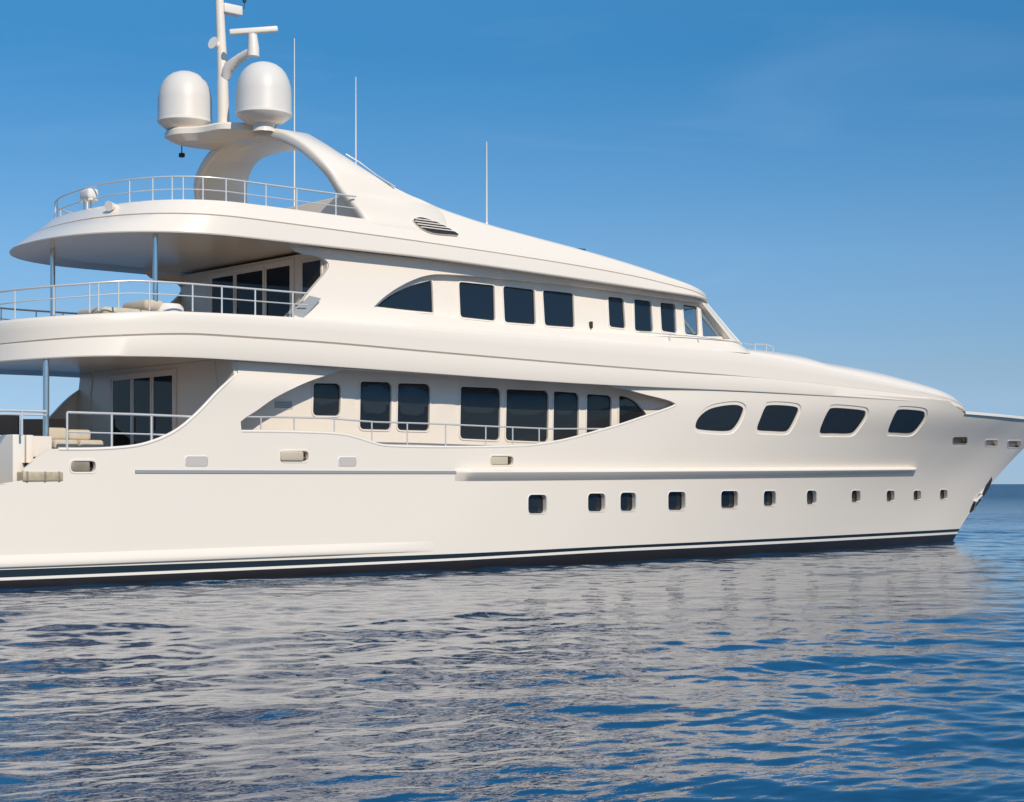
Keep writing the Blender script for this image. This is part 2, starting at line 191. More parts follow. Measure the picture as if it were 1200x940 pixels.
# ------------------------------------------------------------------ object helpers
def link(name, bm, m, parent=None, angle=38, smooth=True):
    me = bpy.data.meshes.new(name)
    bm.normal_update(); bm.to_mesh(me); bm.free()
    me.materials.append(M[m] if isinstance(m, str) else m)
    if smooth:
        me.polygons.foreach_set('use_smooth', [True]*len(me.polygons))
        me.set_sharp_from_angle(angle=R(angle))
    o = bpy.data.objects.new(name, me); COL.objects.link(o)
    if parent is not None: o.parent = parent
    return o
def tag(o, label, cat=None, group=None):
    o['label'] = label
    if cat: o['category'] = cat
    if group: o['group'] = group
    return o
def empty(name, loc=(0, 0, 0)):
    o = bpy.data.objects.new(name, None); o.location = loc; o.empty_display_size = 0.3; COL.objects.link(o); return o
def inside(px, py, poly):
    P = np.asarray(poly); x1, y1 = P[:, 0], P[:, 1]; x2, y2 = np.roll(x1, -1), np.roll(y1, -1)
    px = np.asarray(px)[:, None]; py = np.asarray(py)[:, None]
    c = ((y1 > py) != (y2 > py)) & (px < (x2-x1)*(py-y1)/np.where(y2 == y1, 1e-12, y2-y1)+x1)
    return c.sum(1) % 2 == 1
def densify(loop, step):
    out = []
    for i, a in enumerate(loop):
        b = loop[(i+1) % len(loop)]; n = max(1, int(math.ceil(math.hypot(b[0]-a[0], b[1]-a[1])/step)))
        out += [(a[0]+(b[0]-a[0])*k/n, a[1]+(b[1]-a[1])*k/n) for k in range(n)]
    return out
def area(loop):
    return 0.5*sum(a[0]*b[1]-b[0]*a[1] for a, b in zip(loop, loop[1:]+loop[:1]))
def clean(loop, eps=0.012):
    out = []
    for p in loop:
        if not out or math.hypot(p[0]-out[-1][0], p[1]-out[-1][1]) > eps: out.append(p)
    if math.hypot(out[0][0]-out[-1][0], out[0][1]-out[-1][1]) < eps: out.pop()
    return out
def offset(loop, d):
    """grow (d > 0) or shrink a closed outline"""
    s = 1 if area(loop) > 0 else -1; out = []; n = len(loop)
    for i in range(n):
        p, a, b = loop[i], loop[i-1], loop[(i+1) % n]
        e1 = Vector((p[0]-a[0], p[1]-a[1])).normalized(); e2 = Vector((b[0]-p[0], b[1]-p[1])).normalized()
        n1 = Vector((e1.y, -e1.x))*s; n2 = Vector((e2.y, -e2.x))*s; v = n1+n2
        if v.length < 1e-6: v = n1
        v.normalize(); k = d/max(0.45, v.dot(n1)); out.append((p[0]+v.x*k, p[1]+v.y*k))
    return out
def rounded(poly, r, seg=5):
    """round the corners of a polygon"""
    out = []; n = len(poly)
    for i in range(n):
        p, a, b = Vector(poly[i]), Vector(poly[i-1]), Vector(poly[(i+1) % n])
        u, v = (a-p), (b-p); rr = min(r, u.length*0.45, v.length*0.45); u.normalize(); v.normalize()
        q0, q1 = p+u*rr, p+v*rr
        for k in range(seg+1):
            t = k/seg; c = q0*(1-t)**2 + p*2*t*(1-t) + q1*t*t
            out.append((c.x, c.y))
    return out
def cdt(outline, holes, sx, sz):
    loops = [outline]+holes; V = []; E = []
    for lp in loops:
        b0 = len(V); V += lp; E += [(b0+i, b0+(i+1) % len(lp)) for i in range(len(lp))]
    nb = len(V); B = np.array(V)
    xs = np.arange(B[:, 0].min()+sx/2, B[:, 0].max(), sx); zs = np.arange(B[:, 1].min()+sz/2, B[:, 1].max(), sz)
    if len(xs) and len(zs):
        G = np.stack(np.meshgrid(xs, zs), -1).reshape(-1, 2)
        ok = inside(G[:, 0], G[:, 1], outline)
        for h in holes: ok &= ~inside(G[:, 0], G[:, 1], h)
        G = G[ok]
        if len(G):
            d = np.min([np.hypot((G[:, 0]-p[0])/sx, (G[:, 1]-p[1])/sz) for p in B], axis=0); G = G[d > 0.4]
            V = V+[tuple(g) for g in G]
    r = delaunay_2d_cdt([Vector(v) for v in V], E, [], 0, 1e-5)
    vs = [(v.x, v.y) for v in r[0]]; F = [f for f in r[2]]
    cx = np.array([[sum(vs[i][0] for i in f)/len(f), sum(vs[i][1] for i in f)/len(f)] for f in F])
    ok = inside(cx[:, 0], cx[:, 1], outline)
    for h in holes: ok &= ~inside(cx[:, 0], cx[:, 1], h)
    return vs, [list(f) for f, k in zip(F, ok) if k]
def skin_into(bm, outline, b, holes=(), sx=0.35, sz=0.2, side=-1, reveal=0.1, rim=None, rimlist=None):
    """curved plate: an outline in (X, Z) laid on the half breadth b(X, Z), with openings that have depth"""
    outline = clean(densify(outline, sz*1.2)); holes = [clean(h) for h in holes]
    vs, F = cdt(outline, holes, sx, sz)
    BV = [bm.verts.new((x, side*b(x, z), z)) for x, z in vs]
    for f in F:
        a = area([vs[i] for i in f]); f = f if (a > 0) == (side < 0) else f[::-1]
        try: bm.faces.new([BV[i] for i in f])
        except ValueError: pass
    def strip(lp, dep, closed=True):
        out = [bm.verts.new((p[0], side*b(*p), p[1])) for p in lp]
        inn = [bm.verts.new((p[0], side*(b(*p)-dep), p[1])) for p in lp]
        for i in range(len(lp) if closed else len(lp)-1):
            j = (i+1) % len(lp)
            bm.faces.new([out[i], out[j], inn[j], inn[i]])
    reveals = reveal if isinstance(reveal, (list, tuple)) else [reveal]*len(holes)
    for h, d in zip(holes, reveals): strip(h, d)
    if rimlist: strip(rimlist, rim, False)
def skin(name, outline, b, m, parent, holes=(), sx=0.35, sz=0.2, sides=(-1,), reveal=0.1, angle=38, rim=None, rimlist=None):
    bm = bmesh.new()
    for s in sides: skin_into(bm, outline, b, holes if s < 0 else (), sx, sz, s, reveal, rim, rimlist)
    return link(name, bm, m, parent, angle)
def ring_strip(bm, la, lb, fa, fb, side=-1, flip=False):
    A = [bm.verts.new(fa(*p)) for p in la]; B = [bm.verts.new(fb(*p)) for p in lb]; n = len(A)
    for i in range(n):
        f = [A[i], A[(i+1) % n], B[(i+1) % n], B[i]]
        bm.faces.new(f[::-1] if flip else f)
def window(name, loop, b, parent, m='glass', fw=0.06, proud=0.03, inset=0.05, fm='trim', gasket=True, label=None):
    """framed window on a half-breadth surface: frame > pane, gasket"""
    loop = clean(loop)
    if area(loop) < 0: loop = loop[::-1]
    o1 = offset(loop, fw); o0 = offset(loop, -0.004)
    on = lambda d: (lambda x, z: (x, -(b(x, z)+d), z))
    bm = bmesh.new()
    mid = offset(loop, fw*0.85)
    ring_strip(bm, o1, mid, on(-0.005), on(proud), flip=True); ring_strip(bm, mid, loop, on(proud), on(proud), flip=True)
    ring_strip(bm, loop, o0, on(proud), on(-inset-.01), flip=True)
    w = link(name, bm, fm, parent)
    bm = bmesh.new(); gl = offset(loop, -0.05) if gasket else o0
    vs, F = cdt(clean(densify(gl, .3), .004), [], 0.5, 0.5)
    V = [bm.verts.new((x, -(b(x, z)-inset), z)) for x, z in vs]
    for f in F:
        a = area([vs[i] for i in f]); bm.faces.new([V[i] for i in (f if a > 0 else f[::-1])])
    link('pane', bm, m, w)
    if gasket:
        bm = bmesh.new(); ring_strip(bm, o0, gl, on(-inset+0.004), on(-inset+0.012), flip=True); link('gasket', bm, 'rubber', w)
    if label: w['label'] = label
    return w
def tube_into(bm, pts, r, seg=8, cap=True):
    pts = [Vector(p) for p in pts]; rings = []; n = len(pts)
    rr = r if isinstance(r, (list, tuple)) else [r]*n
    up = Vector((0, 0, 1))
    for i, p in enumerate(pts):
        t = (pts[min(i+1, n-1)]-pts[max(i-1, 0)]).normalized()
        a = t.cross(up if abs(t.z) < 0.95 else Vector((1, 0, 0))).normalized(); c = a.cross(t)
        rings.append([bm.verts.new(p+(a*math.cos(k*2*math.pi/seg)+c*math.sin(k*2*math.pi/seg))*rr[i]) for k in range(seg)])
    for i in range(n-1):
        for k in range(seg):
            bm.faces.new([rings[i][k], rings[i+1][k], rings[i+1][(k+1) % seg], rings[i][(k+1) % seg]])
    if cap: bm.faces.new(rings[0]); bm.faces.new(rings[-1][::-1])
def tube(name, pts, r, m, parent, seg=8):
    bm = bmesh.new(); tube_into(bm, pts, r, seg); bmesh.ops.recalc_face_normals(bm, faces=bm.faces); return link(name, bm, m, parent, 50)
def box_into(bm, lo, hi, bev=0.0, mtx=None):
    r = bmesh.ops.create_cube(bm, size=1.0); v = r['verts']
    for q in v: q.co = Vector([(lo[i]+hi[i])/2+q.co[i]*(hi[i]-lo[i]) for i in range(3)])
    if bev:
        e = list({e for q in v for e in q.link_edges}); nb = bmesh.ops.bevel(bm, geom=e, offset=bev, segments=3, affect='EDGES', profile=0.5); v = list({q for f in nb['faces'] for q in f.verts}|{q for q in v if q.is_valid})
    if mtx is not None:
        for q in v: q.co = mtx @ q.co
def box(name, lo, hi, m, parent, bev=0.0, mtx=None):
    bm = bmesh.new(); box_into(bm, lo, hi, bev, mtx); return link(name, bm, m, parent)
def lathe_into(bm, prof, loc, seg=40):
    rings = []
    for r, z in prof:
        rings.append([bm.verts.new((loc[0]+r*math.cos(k*2*math.pi/seg), loc[1]+r*math.sin(k*2*math.pi/seg), loc[2]+z)) for k in range(seg)] if r > 1e-5 else [bm.verts.new((loc[0], loc[1], loc[2]+z))])
    for a, b in zip(rings, rings[1:]):
        for k in range(seg):
            f = [a[k % len(a)], a[(k+1) % len(a)], b[(k+1) % len(b)], b[k % len(b)]]
            f2 = [q for i, q in enumerate(f) if q not in f[:i]]
            if len(f2) > 2: bm.faces.new(f2)
def lathe(name, prof, loc, m, parent, seg=40):
    bm = bmesh.new(); lathe_into(bm, prof, loc, seg); bmesh.ops.recalc_face_normals(bm, faces=bm.faces); return link(name, bm, m, parent, 35)
def loft_into(bm, rings, mirror=True):
    """skin through rings of equal length (starboard); mirrored to port"""
    for s in ((1, -1) if mirror else (1,)):
        V = [[bm.verts.new((p[0], p[1]*s, p[2])) for p in r] for r in rings]
        for a, b in zip(V, V[1:]):
            for i in range(len(a)-1):
                f = [a[i], a[i+1], b[i+1], b[i]]; bm.faces.new(f if s > 0 else f[::-1])
    bmesh.ops.remove_doubles(bm, verts=bm.verts, dist=0.0008)

# ------------------------------------------------------------------ the sea
def build_sea():
    rng = np.random.default_rng(5)
    r = [0.0, 3.0]+list(5.0*(12000/5.0)**((np.arange(0, 900)/899.0)))
    # finer rings where the ripples show
    rr = np.array(r); near = 8.0*(160/8.0)**(np.arange(0, 1000)/999.0); far = 160*(14000/160)**(np.arange(1, 170)/169.0)
    rr = np.concatenate([[2.0, 4.0, 6.0], near, far])
    th0 = math.pi/2-R(YAW)
    th = np.concatenate([np.linspace(-R(27), R(27), 640), np.linspace(R(28), R(332), 150)[1:-1]])+th0
    RR, TH = np.meshgrid(rr, th, indexing='ij')
    X = CAM.x+RR*np.cos(TH); Y = CAM.y+RR*np.sin(TH); Z = np.zeros_like(X)
    dr = np.gradient(rr)[:, None]
    for k in range(150):
        lam = 0.17*(5.0/0.17)**rng.random()
        ang = th0+R(90)+rng.normal(0, 0.62)+(math.pi/2)+R(25)     # crests lie roughly across the view
        amp = WAVE*lam**0.86*rng.uniform(0.5, 1.3)
        kx, ky = 2*math.pi/lam*math.cos(ang), 2*math.pi/lam*math.sin(ang)
        w = np.clip((lam/np.maximum(dr, 0.03)-2.5)/3.0, 0, 1)*np.clip(1-RR/1500, 0, 1)
        ph = kx*X+ky*Y+rng.random()*6.283+0.9*np.sin(X*0.13*rng.normal()+Y*0.13*rng.normal()+rng.random()*6)
        s = np.sin(ph); Z += amp*w*(s-0.25*np.cos(2*ph))
    # gusts: calmer and rougher patches
    gust = 0.75+0.35*np.sin(X*0.11+1.3+1.5*np.sin(Y*0.07))*np.sin(Y*0.13+0.4+np.sin(X*.05))
    Z *= gust
    nr, na = X.shape
    co = np.stack([X, Y, Z], -1).reshape(-1, 3)
    me = bpy.data.meshes.new('sea'); i = np.arange(nr-1)[:, None]*na; j = np.arange(na)[None, :]; jn = (j+1) % na
    q = np.stack([i+j, i+na+j, i+na+jn, i+jn], -1).reshape(-1, 4)
    me.vertices.add(len(co)); me.vertices.foreach_set('co', co.ravel())
    me.loops.add(q.size); me.loops.foreach_set('vertex_index', q.ravel().astype(np.int32))
    me.polygons.add(len(q)); me.polygons.foreach_set('loop_start', np.arange(0, q.size, 4, dtype=np.int32))
    me.polygons.foreach_set('use_smooth', np.ones(len(q), bool)); me.update(); me.validate()
    o = bpy.data.objects.new('sea', me); COL.objects.link(o); o['kind'] = 'structure'; o['label'] = 'rippled deep blue sea'
    m = bpy.data.materials.new('sea_water'); m.use_nodes = True; n = m.node_tree.nodes; l = m.node_tree.links
    p = n['Principled BSDF']; p.inputs['Base Color'].default_value = (*SEA, 1); p.inputs['Roughness'].default_value = 0.02; p.inputs['IOR'].default_value = 1.42
    g = n.new('ShaderNodeNewGeometry'); mp = n.new('ShaderNodeMapping'); mp.inputs['Rotation'].default_value = (0, 0, R(YAW)); mp.inputs['Scale'].default_value = (1.0, 1.9, 1)
    l.new(g.outputs['Position'], mp.inputs[0])
    n1 = n.new('ShaderNodeTexNoise'); n1.inputs['Scale'].default_value = 4.5; n1.inputs['Detail'].default_value = 2.5; n1.inputs['Roughness'].default_value = 0.6; n1.inputs['Distortion'].default_value = 0.4
    l.new(mp.outputs[0], n1.inputs['Vector'])
    # open water farther off: wavelets too far to model one by one
    n2 = n.new('ShaderNodeTexNoise'); n2.inputs['Scale'].default_value = 0.55; n2.inputs['Detail'].default_value = 4; n2.inputs['Roughness'].default_value = 0.65
    l.new(mp.outputs[0], n2.inputs['Vector'])
    ln = n.new('ShaderNodeVectorMath'); ln.operation = 'LENGTH'; l.new(g.outputs['Position'], ln.inputs[0])
    fr = n.new('ShaderNodeMapRange'); fr.inputs[1].default_value = 50; fr.inputs[2].default_value = 240; fr.inputs[3].default_value = 0.0; fr.inputs[4].default_value = 1.0
    l.new(ln.outputs['Value'], fr.inputs[0])
    b2 = n.new('ShaderNodeBump'); b2.inputs['Distance'].default_value = 2.0; l.new(fr.outputs[0], b2.inputs['Strength']); l.new(n2.outputs['Fac'], b2.inputs['Height'])
    rg = n.new('ShaderNodeMapRange'); rg.inputs[1].default_value = 50; rg.inputs[2].default_value = 320; rg.inputs[3].default_value = 0.02; rg.inputs[4].default_value = 0.24
    l.new(ln.outputs['Value'], rg.inputs[0]); l.new(rg.outputs[0], p.inputs['Roughness'])
    b = n.new('ShaderNodeBump'); l.new(b2.outputs[0], b.inputs['Normal']); b.inputs['Strength'].default_value = 1.0; b.inputs['Distance'].default_value = SEABUMP
    l.new(n1.outputs['Fac'], b.inputs['Height']); l.new(b.outputs[0], p.inputs['Normal'])
    me.materials.append(m)
WAVE, SEABUMP, SEA = 0.0021, 0.004, (0.0, 0.046, 0.112)
build_sea()

# ------------------------------------------------------------------ the yacht
yacht = empty('motor_yacht', (20, 0, 0))
tag(yacht, 'large white three deck motor yacht floating on blue water, bow to the right', 'yacht')
ROOT = empty('hold'); ROOT.parent = None
Y_ = yacht
_link = link
def link(name, bm, m, parent=None, angle=38, smooth=True):
    if parent is yacht: bm.transform(Matrix.Translation((-20, 0, 0)))
    o = _link(name, bm, m, parent, angle, smooth)
    if parent is not None and parent is not yacht and parent.name != 'none':
        base = parent
        while base.parent is not None: base = base.parent
        if base is yacht: o.data.transform(Matrix.Translation((-20, 0, 0)))
    return o
bpy.data.objects.remove(ROOT)

# -- paint lines near the water
BT = curve([(-7, .47), (0, .48), (14, .49), (24, .56), (36, .58), (52, .60)])
WT = curve([(-7, .27), (0, .28), (14, .345), (24, .455), (36, .46), (52, .46)])
WB = curve([(-7, .20), (0, .205), (14, .27), (24, .36), (36, .36), (52, .36)])
AFT = -6.0
def stem_at(Z): return stem(Z)-0.004
def line(f, x0, x1, n=60): return [(x0+(x1-x0)*i/n, f(x0+(x1-x0)*i/n)) for i in range(n+1)]
def solve_stem(f):
    z = .4
    for _ in range(20): z = f(stem_at(z))
    return stem_at(z), z
def band(name, top, bot, m, parent, rows=5, n=150):
    rings = []
    for r in range(rows+1):
        k = r/rows; f = lambda x: bot(x)+(top(x)-bot(x))*k
        xe, ze = solve_stem(f)
        rings.append([(x, -b_hull(x, f(x)), f(x)) for x in (AFT+(xe-AFT)*(1-(1-i/n)**1.35) for i in range(n+1))])
    bm = bmesh.new(); loft_into(bm, rings); bmesh.ops.recalc_face_normals(bm, faces=bm.faces)
    return link(name, bm, m, parent)

# -- hull shell
xs, zs = solve_stem(BT)
outl = line(BT, AFT, xs)
outl += [(stem_at(zs+(5.82-zs)*k/40), zs+(5.82-zs)*k/40) for k in range(1, 41)]
outl += [(54, 5.80), (51, 5.79), (48, 5.76), (45.6, 5.74), (44.35, 5.74), (43.6, 5.9), (42.5, 6.2), (41.0, 6.24), (30, 6.24), (20, 6.3), (10, 6.3), (7.02, 6.3)]
outl += T['hull_aft_top']+[(0.2, 2.68), (AFT, 2.62)]
portloops = [rounded(q, 0.17) for q in T['ports']]
fairloops = [rounded(q, 0.15) for q in T['fair']]
fw = [T['fwin%d' % i] for i in (1, 2, 3, 4)]
fwh = [offset(clean(q), 0.13) for q in fw]
holes = [T['lens']]+portloops+fairloops+[T['anchor']]+fwh
revs = [0.14]+[0.20]*11+[0.22]*6+[0.5]+[0.07]*4
rim = T['hull_aft_top'][:-1]
hull = skin('hull', outl, b_hull, 'gel', yacht, holes, 0.3, 0.17, (-1, 1), revs, 34, 0.14, rim)
band('black_boot_stripe', BT, WT, 'black', hull)
band('white_boot_stripe', WT, WB, 'trim', hull)
band('bottom_paint', WB, lambda x: -0.9, 'anti', hull)
# transom, platform deck and bow deck
bm = bmesh.new()
tr = [(-b_hull(AFT, z), z) for z in np.linspace(-.9, 2.62, 12)]
loft_into(bm, [[(AFT, y, z) for y, z in tr], [(AFT, 0, z) for y, z in tr]])
bmesh.ops.recalc_face_normals(bm, faces=bm.faces)
link('transom', bm, 'gel', hull)
def deck(name, x0, x1, z, m, parent, inset=0.04, n=30, bf=b_hull):
    bm = bmesh.new(); X = np.linspace(x0, x1, n)
    loft_into(bm, [[(x, -(max(bf(x, z)-inset, 0.01)), z) for x in X], [(x, 0, z) for x in X]])
    return link(name, bm, m, parent)
deck('stern_platform', AFT, 1.2, 2.60, 'teak', yacht)
deck('main_deck', 0.75, 7.0, 3.25, 'teak', yacht, 0.1)
deck('bow_deck', 43.0, 55.6, 4.95, 'teak', yacht, 0.06)
# bulwark cap round the bow
bm = bmesh.new()
for s in (-1, 1):
    X = list(np.linspace(44.3, 57.0, 50)); P = []
    for x in X:
        z = 5.775; bb = b_hull(x, z); P.append((x, bb, z))
    rings = [[(x, s*(bb+.05), z-.06) for x, bb, z in P], [(x, s*(bb+.05), z+.035) for x, bb, z in P], [(x, s*(bb+.02), z+.06) for x, bb, z in P], [(x, s*max(bb-.16, 0), z+.06) for x, bb, z in P], [(x, s*max(bb-.18, 0), z-.06) for x, bb, z in P]]
    loft_into(bm, rings, False)
bmesh.ops.recalc_face_normals(bm, faces=bm.faces)
link('bow_cap', bm, 'trim', hull)

# -- strakes along the side
def strake(name, x0, x1, zf, prof, m, parent, n=90, taper=0.0, b=b_hull):
    """prof: list of (out, up); swept along the starboard and port side"""
    for s in (1, -1):
        bm = bmesh.new()
        rings = []
        for o_, u_ in prof:
            r = []
            for i in range(n+1):
                x = x0+(x1-x0)*i/n; k = 1.0
                if taper: k = min(1, (i/n*(x1-x0))/taper+.02, ((n-i)/n*(x1-x0))/taper+.02)
                z = zf(x)+u_; r.append((x, s*(b(x, z)+o_*min(1, k)), z))
            rings.append(r)
        loft_into(bm, rings, False)
        for i in (0, n):
            try: bm.faces.new([bm.verts.new(r[i]) for r in rings])
            except ValueError: pass
        bmesh.ops.remove_doubles(bm, verts=bm.verts, dist=0.0005)
        bmesh.ops.recalc_face_normals(bm, faces=bm.faces)
        o = link(name, bm, m, parent, 30)
    return o
zr = curve([(3, 3.03), (15, 3.06), (28, 3.16), (44, 3.31)])
strake('rub_rail', 3.83, 15.1, zr, [(-.02, .05), (.03, .042), (.03, -.042), (-.02, -.05)], 'grey', yacht)
strake('rub_strake', 15.0, 42.6, zr, [(-.02, .13), (.06, .10), (.23, .03), (.24, .0), (.22, -.03), (.01, -.27), (-.02, -.28)], 'gel', yacht, taper=0.4)
zl = curve([(-6, .63), (0, .64), (10, .69), (14.3, .70)])
strake('spray_strake', AFT, 14.2, zl, [(-.02, .22), (.015, .20), (.055, .12), (.095, .03), (.10, -.04), (.08, -.09), (-.02, -.13)], 'gel', yacht, taper=4.0)

# -- rounded cap along the cut edges of the bulwark
lb = T['lens']; k_ = next(i for i, p in enumerate(lb) if p[0] > 24.9)
tube('bulwark_cap', [(x, -b_hull(x, z)+.03, z-.012) for x, z in lb[k_+1:]], .045, 'trim', hull, 8)
tube('bulwark_cap', [(x, -b_hull(x, z)+.03, z-.012) for x, z in T['hull_aft_top'][2:44]], .05, 'trim', hull, 8)
# -- portholes
for i, lp in enumerate(portloops):
    lp = clean(lp)
    if area(lp) < 0: lp = lp[::-1]
    on = lambda d: (lambda x, z: (x, -(b_hull(x, z)+d), z))
    bm = bmesh.new(); o1 = offset(lp, 0.05); ring_strip(bm, o1, offset(lp, .01), on(-0.004), on(0.016), flip=True); ring_strip(bm, offset(lp, .01), offset(lp, -.005), on(.016), on(-.03), flip=True)
    w = link('porthole', bm, 'trim', yacht)
    bm = bmesh.new(); V = [bm.verts.new((x, -(b_hull(x, z)-0.19), z)) for x, z in offset(lp, .01)]; bm.faces.new(V); link('pane', bm, 'glass', w)
    bm = bmesh.new(); ring_strip(bm, offset(lp, -.0), offset(lp, -.045), on(-.17), on(-.178), flip=True); link('gasket', bm, 'rubber', w)
M['fairpad'] = mat('beige_fender_pad', (.52, .45, .34), .6)
# -- mooring fairleads
FL = ['beige roller fairlead under the side rail', 'pill shaped fairlead amidships', 'bronze fairlead at the stern quarter', 'small bronze hawse slot at the bow', None, None]
for i, lp in enumerate(fairloops):
    lp = clean(lp)
    if area(lp) < 0: lp = lp[::-1]
    on = lambda d: (lambda x, z: (x, -(b_hull(x, z)+d), z))
    bm = bmesh.new(); ring_strip(bm, offset(lp, .035), offset(lp, .02), on(-.004), on(.018), flip=True); ring_strip(bm, offset(lp, .02), offset(lp, -.02), on(.018), on(.012), flip=True); ring_strip(bm, offset(lp, -.02), offset(lp, -.03), on(.012), on(-.1), flip=True)
    w = link('fairlead', bm, 'brassd' if i == 3 else 'gel', yacht)
    bm = bmesh.new(); V = [bm.verts.new((x, -(b_hull(x, z)-0.21), z)) for x, z in offset(lp, .02)]; bm.faces.new(V); link('recess_back', bm, ('brassd' if i in (0, 1, 3) else 'grey' if i > 3 else 'dark'), w)
    x0, x1 = min(p[0] for p in lp), max(p[0] for p in lp); z0, z1 = min(p[1] for p in lp), max(p[1] for p in lp); xc, zc = (x0+x1)/2, (z0+z1)/2
    if i > 2: continue
    k = 0.80 if i < 3 else 0.5
    y0 = -b_hull(xc, zc); ang = math.atan2(-(b_hull(xc+.3, zc)-b_hull(xc-.3, zc)), 0.6)
    mx = Matrix.Translation((xc-(x1-x0)*.12, y0+(.03 if i != 0 else -.04), zc)) @ Matrix.Rotation(-ang, 4, 'Z')
    box('roller', (-(x1-x0)*.5*k, -.03 if i < 3 else .02, -(z1-z0)*.42), ((x1-x0)*.5*k, .13, (z1-z0)*.42), ('fairpad' if i < 2 else 'brassd' if i < 4 else 'trim'), w, 0.05, mx)
q = T['roller']; x0, x1 = q[0][0], q[2][0]
yb = -b_hull(x0, 2.9)
rl = box('stern_roller', (x0, yb-.05, 2.76), (x1, yb+.4, 3.02), 'brass', yacht, 0.04)
for xx in (x0+.12, x0+.62, x1-.12):
    box('roller_cheek', (xx-.03, yb-.06, 2.755), (xx+.03, yb+.2, 3.025), 'brassd', rl, 0.015)
for q in T['vents']:
    lp = rounded(q, 0.08); lp = lp[::-1] if area(lp) < 0 else lp
    on = lambda d: (lambda x, z: (x, -(b_hull(x, z)+d), z))
    bm = bmesh.new(); ring_strip(bm, offset(lp, .03), lp, on(-.003), on(.02), flip=True)
    w = link('hull_vent', bm, 'trim', yacht)
    bm = bmesh.new(); V = [bm.verts.new((x, -(b_hull(x, z)+.012), z)) for x, z in lp]; bm.faces.new(V); link('vent_cover', bm, mat('vent_grey', (.52, .49, .45), .5), w)
# -- anchor in its pocket
lp = clean(T['anchor']); lp = lp[::-1] if area(lp) < 0 else lp
bm = bmesh.new(); V = [bm.verts.new((x, -max(b_hull(x, z)-.45, .0), z)) for x, z in lp]; bm.faces.new(V); pk = link('anchor_pocket', bm, 'dark', yacht)
bm = bmesh.new()
an = lambda x, z, d: (x, -(b_hull(x, z)+d), z)
tube_into(bm, [an(51.2, 2.7, -.12), an(50.75, 2.2, .02)], .07); tube_into(bm, [an(50.4, 1.55, .05), an(50.25, 1.85, .05), an(50.75, 2.15, .06)], [.05, .09, .06]); tube_into(bm, [an(50.95, 1.9, .03), an(50.75, 2.15, .06)], [.04, .08])
bmesh.ops.recalc_face_normals(bm, faces=bm.faces)
link('anchor', bm, 'steel', pk)

# -- forward hull windows
for lp in fw:
    window('hull_window', clean(lp), lambda X, Z: b_hull(X, Z), yacht, 'glassgrey', 0.132, -0.04, 0.075, fm='gel')

# -- main deckhouse
INS = curve([(22.2, .95), (23.4, .84), (24.6, .52), (25.3, .20), (25.6, .02)])    # the side deck narrows to nothing forward
rec = lambda X, Z: b_hull(X, Z)-INS(X)
mw = [rounded(q, 0.16) for q in T['mwin']]
mw7 = clean(T['mwin7'])
hh = [offset(clean(q), 0.01) for q in mw+[mw7]]
house = skin('deckhouse_wall', [(6.9, 3.3), (25.5, 3.3), (25.5, 6.3), (6.9, 6.3)], rec, 'gel', yacht, hh, 0.5, 0.3, (-1, 1), 0.05)
for nm, zz, mt in (('side_deck', 3.45, 'teak'), ('side_deck_soffit', 6.16, 'ceil')):
    bm = bmesh.new(); X_ = np.linspace(7.0, 25.5, 60); loft_into(bm, [[(x, -(b_hull(x, zz)-.03), zz) for x in X_], [(x, -(rec(x, zz)-.02), zz) for x in X_]], False); link(nm, bm, mt, yacht)
for i, lp in enumerate(mw+[mw7]):
    window('saloon_window', lp, rec, yacht, 'glassgrey' if i in (0, 3, 4, 5, 6) else 'glass', 0.055, 0.03, 0.045)
q = rounded(T['grille'], .03); q = q[::-1] if area(q) < 0 else q
bm = bmesh.new(); on = lambda d: (lambda x, z: (x, -(rec(x, z)+d), z)); ring_strip(bm, offset(q, .05), q, on(.0), on(.025), flip=True)
w = link('air_grille', bm, 'trim', yacht)
for k in range(4):
    z = q[0][1]*0+4.95+.05*k; box('louvre_slat', (8.84, -rec(9.1, 5)-.02, z), (9.46, -rec(9.1, 5)+.02, z+.028), 'grey', w)

# -- bulkheads with glazed doors
def bulkhead(name, x, w, z0, z1, parent, doors, dz0, dz1, glass, liner=None):
    zz = np.linspace(z0, z1, 12); bm = bmesh.new(); ww = lambda z: w if w < 4.5 else b_hull(x+.1, z)-.03
    loft_into(bm, [[(x, -ww(z), z) for z in zz], [(x, 0, z) for z in zz]]); loft_into(bm, [[(x, -ww(z), z) for z in zz], [(x+.12, -ww(z), z) for z in zz]])
    bmesh.ops.recalc_face_normals(bm, faces=bm.faces); wl = link(name, bm, 'gel', parent)
    ya, yb = max(d[0] for d in doors), min(d[1] for d in doors)
    bm = bmesh.new()
    box_into(bm, (x-.05, yb-.14, dz1), (x, ya+.14, dz1+.12), .015); box_into(bm, (x-.05, ya, dz0), (x, ya+.14, dz1), .015); box_into(bm, (x-.05, yb-.14, dz0), (x, yb, dz1), .015)
    link('door_frame', bm, 'trim', parent)
    for a, c in doors:
        lo, hi = min(a, c), max(a, c); bm = bmesh.new(); f = .075
        for l_, h_ in (((x-.04, lo, dz0), (x-.003, lo+f, dz1)), ((x-.04, hi-f, dz0), (x-.003, hi, dz1)), ((x-.04, lo+f, dz0), (x-.003, hi-f, dz0+f)), ((x-.04, lo+f, dz1-f), (x-.003, hi-f, dz1))): box_into(bm, l_, h_)
        d = link('glass_door', bm, 'trim', parent)
        box('pane', (x-.026, lo+f, dz0+f), (x-.012, hi-f, dz1-f), glass, d)
        tube('handle', [(x-.09, hi-f/2, (dz0+dz1)/2-.35), (x-.09, hi-f/2, (dz0+dz1)/2+.1)], .018, 'steel', d, 6)
    return wl
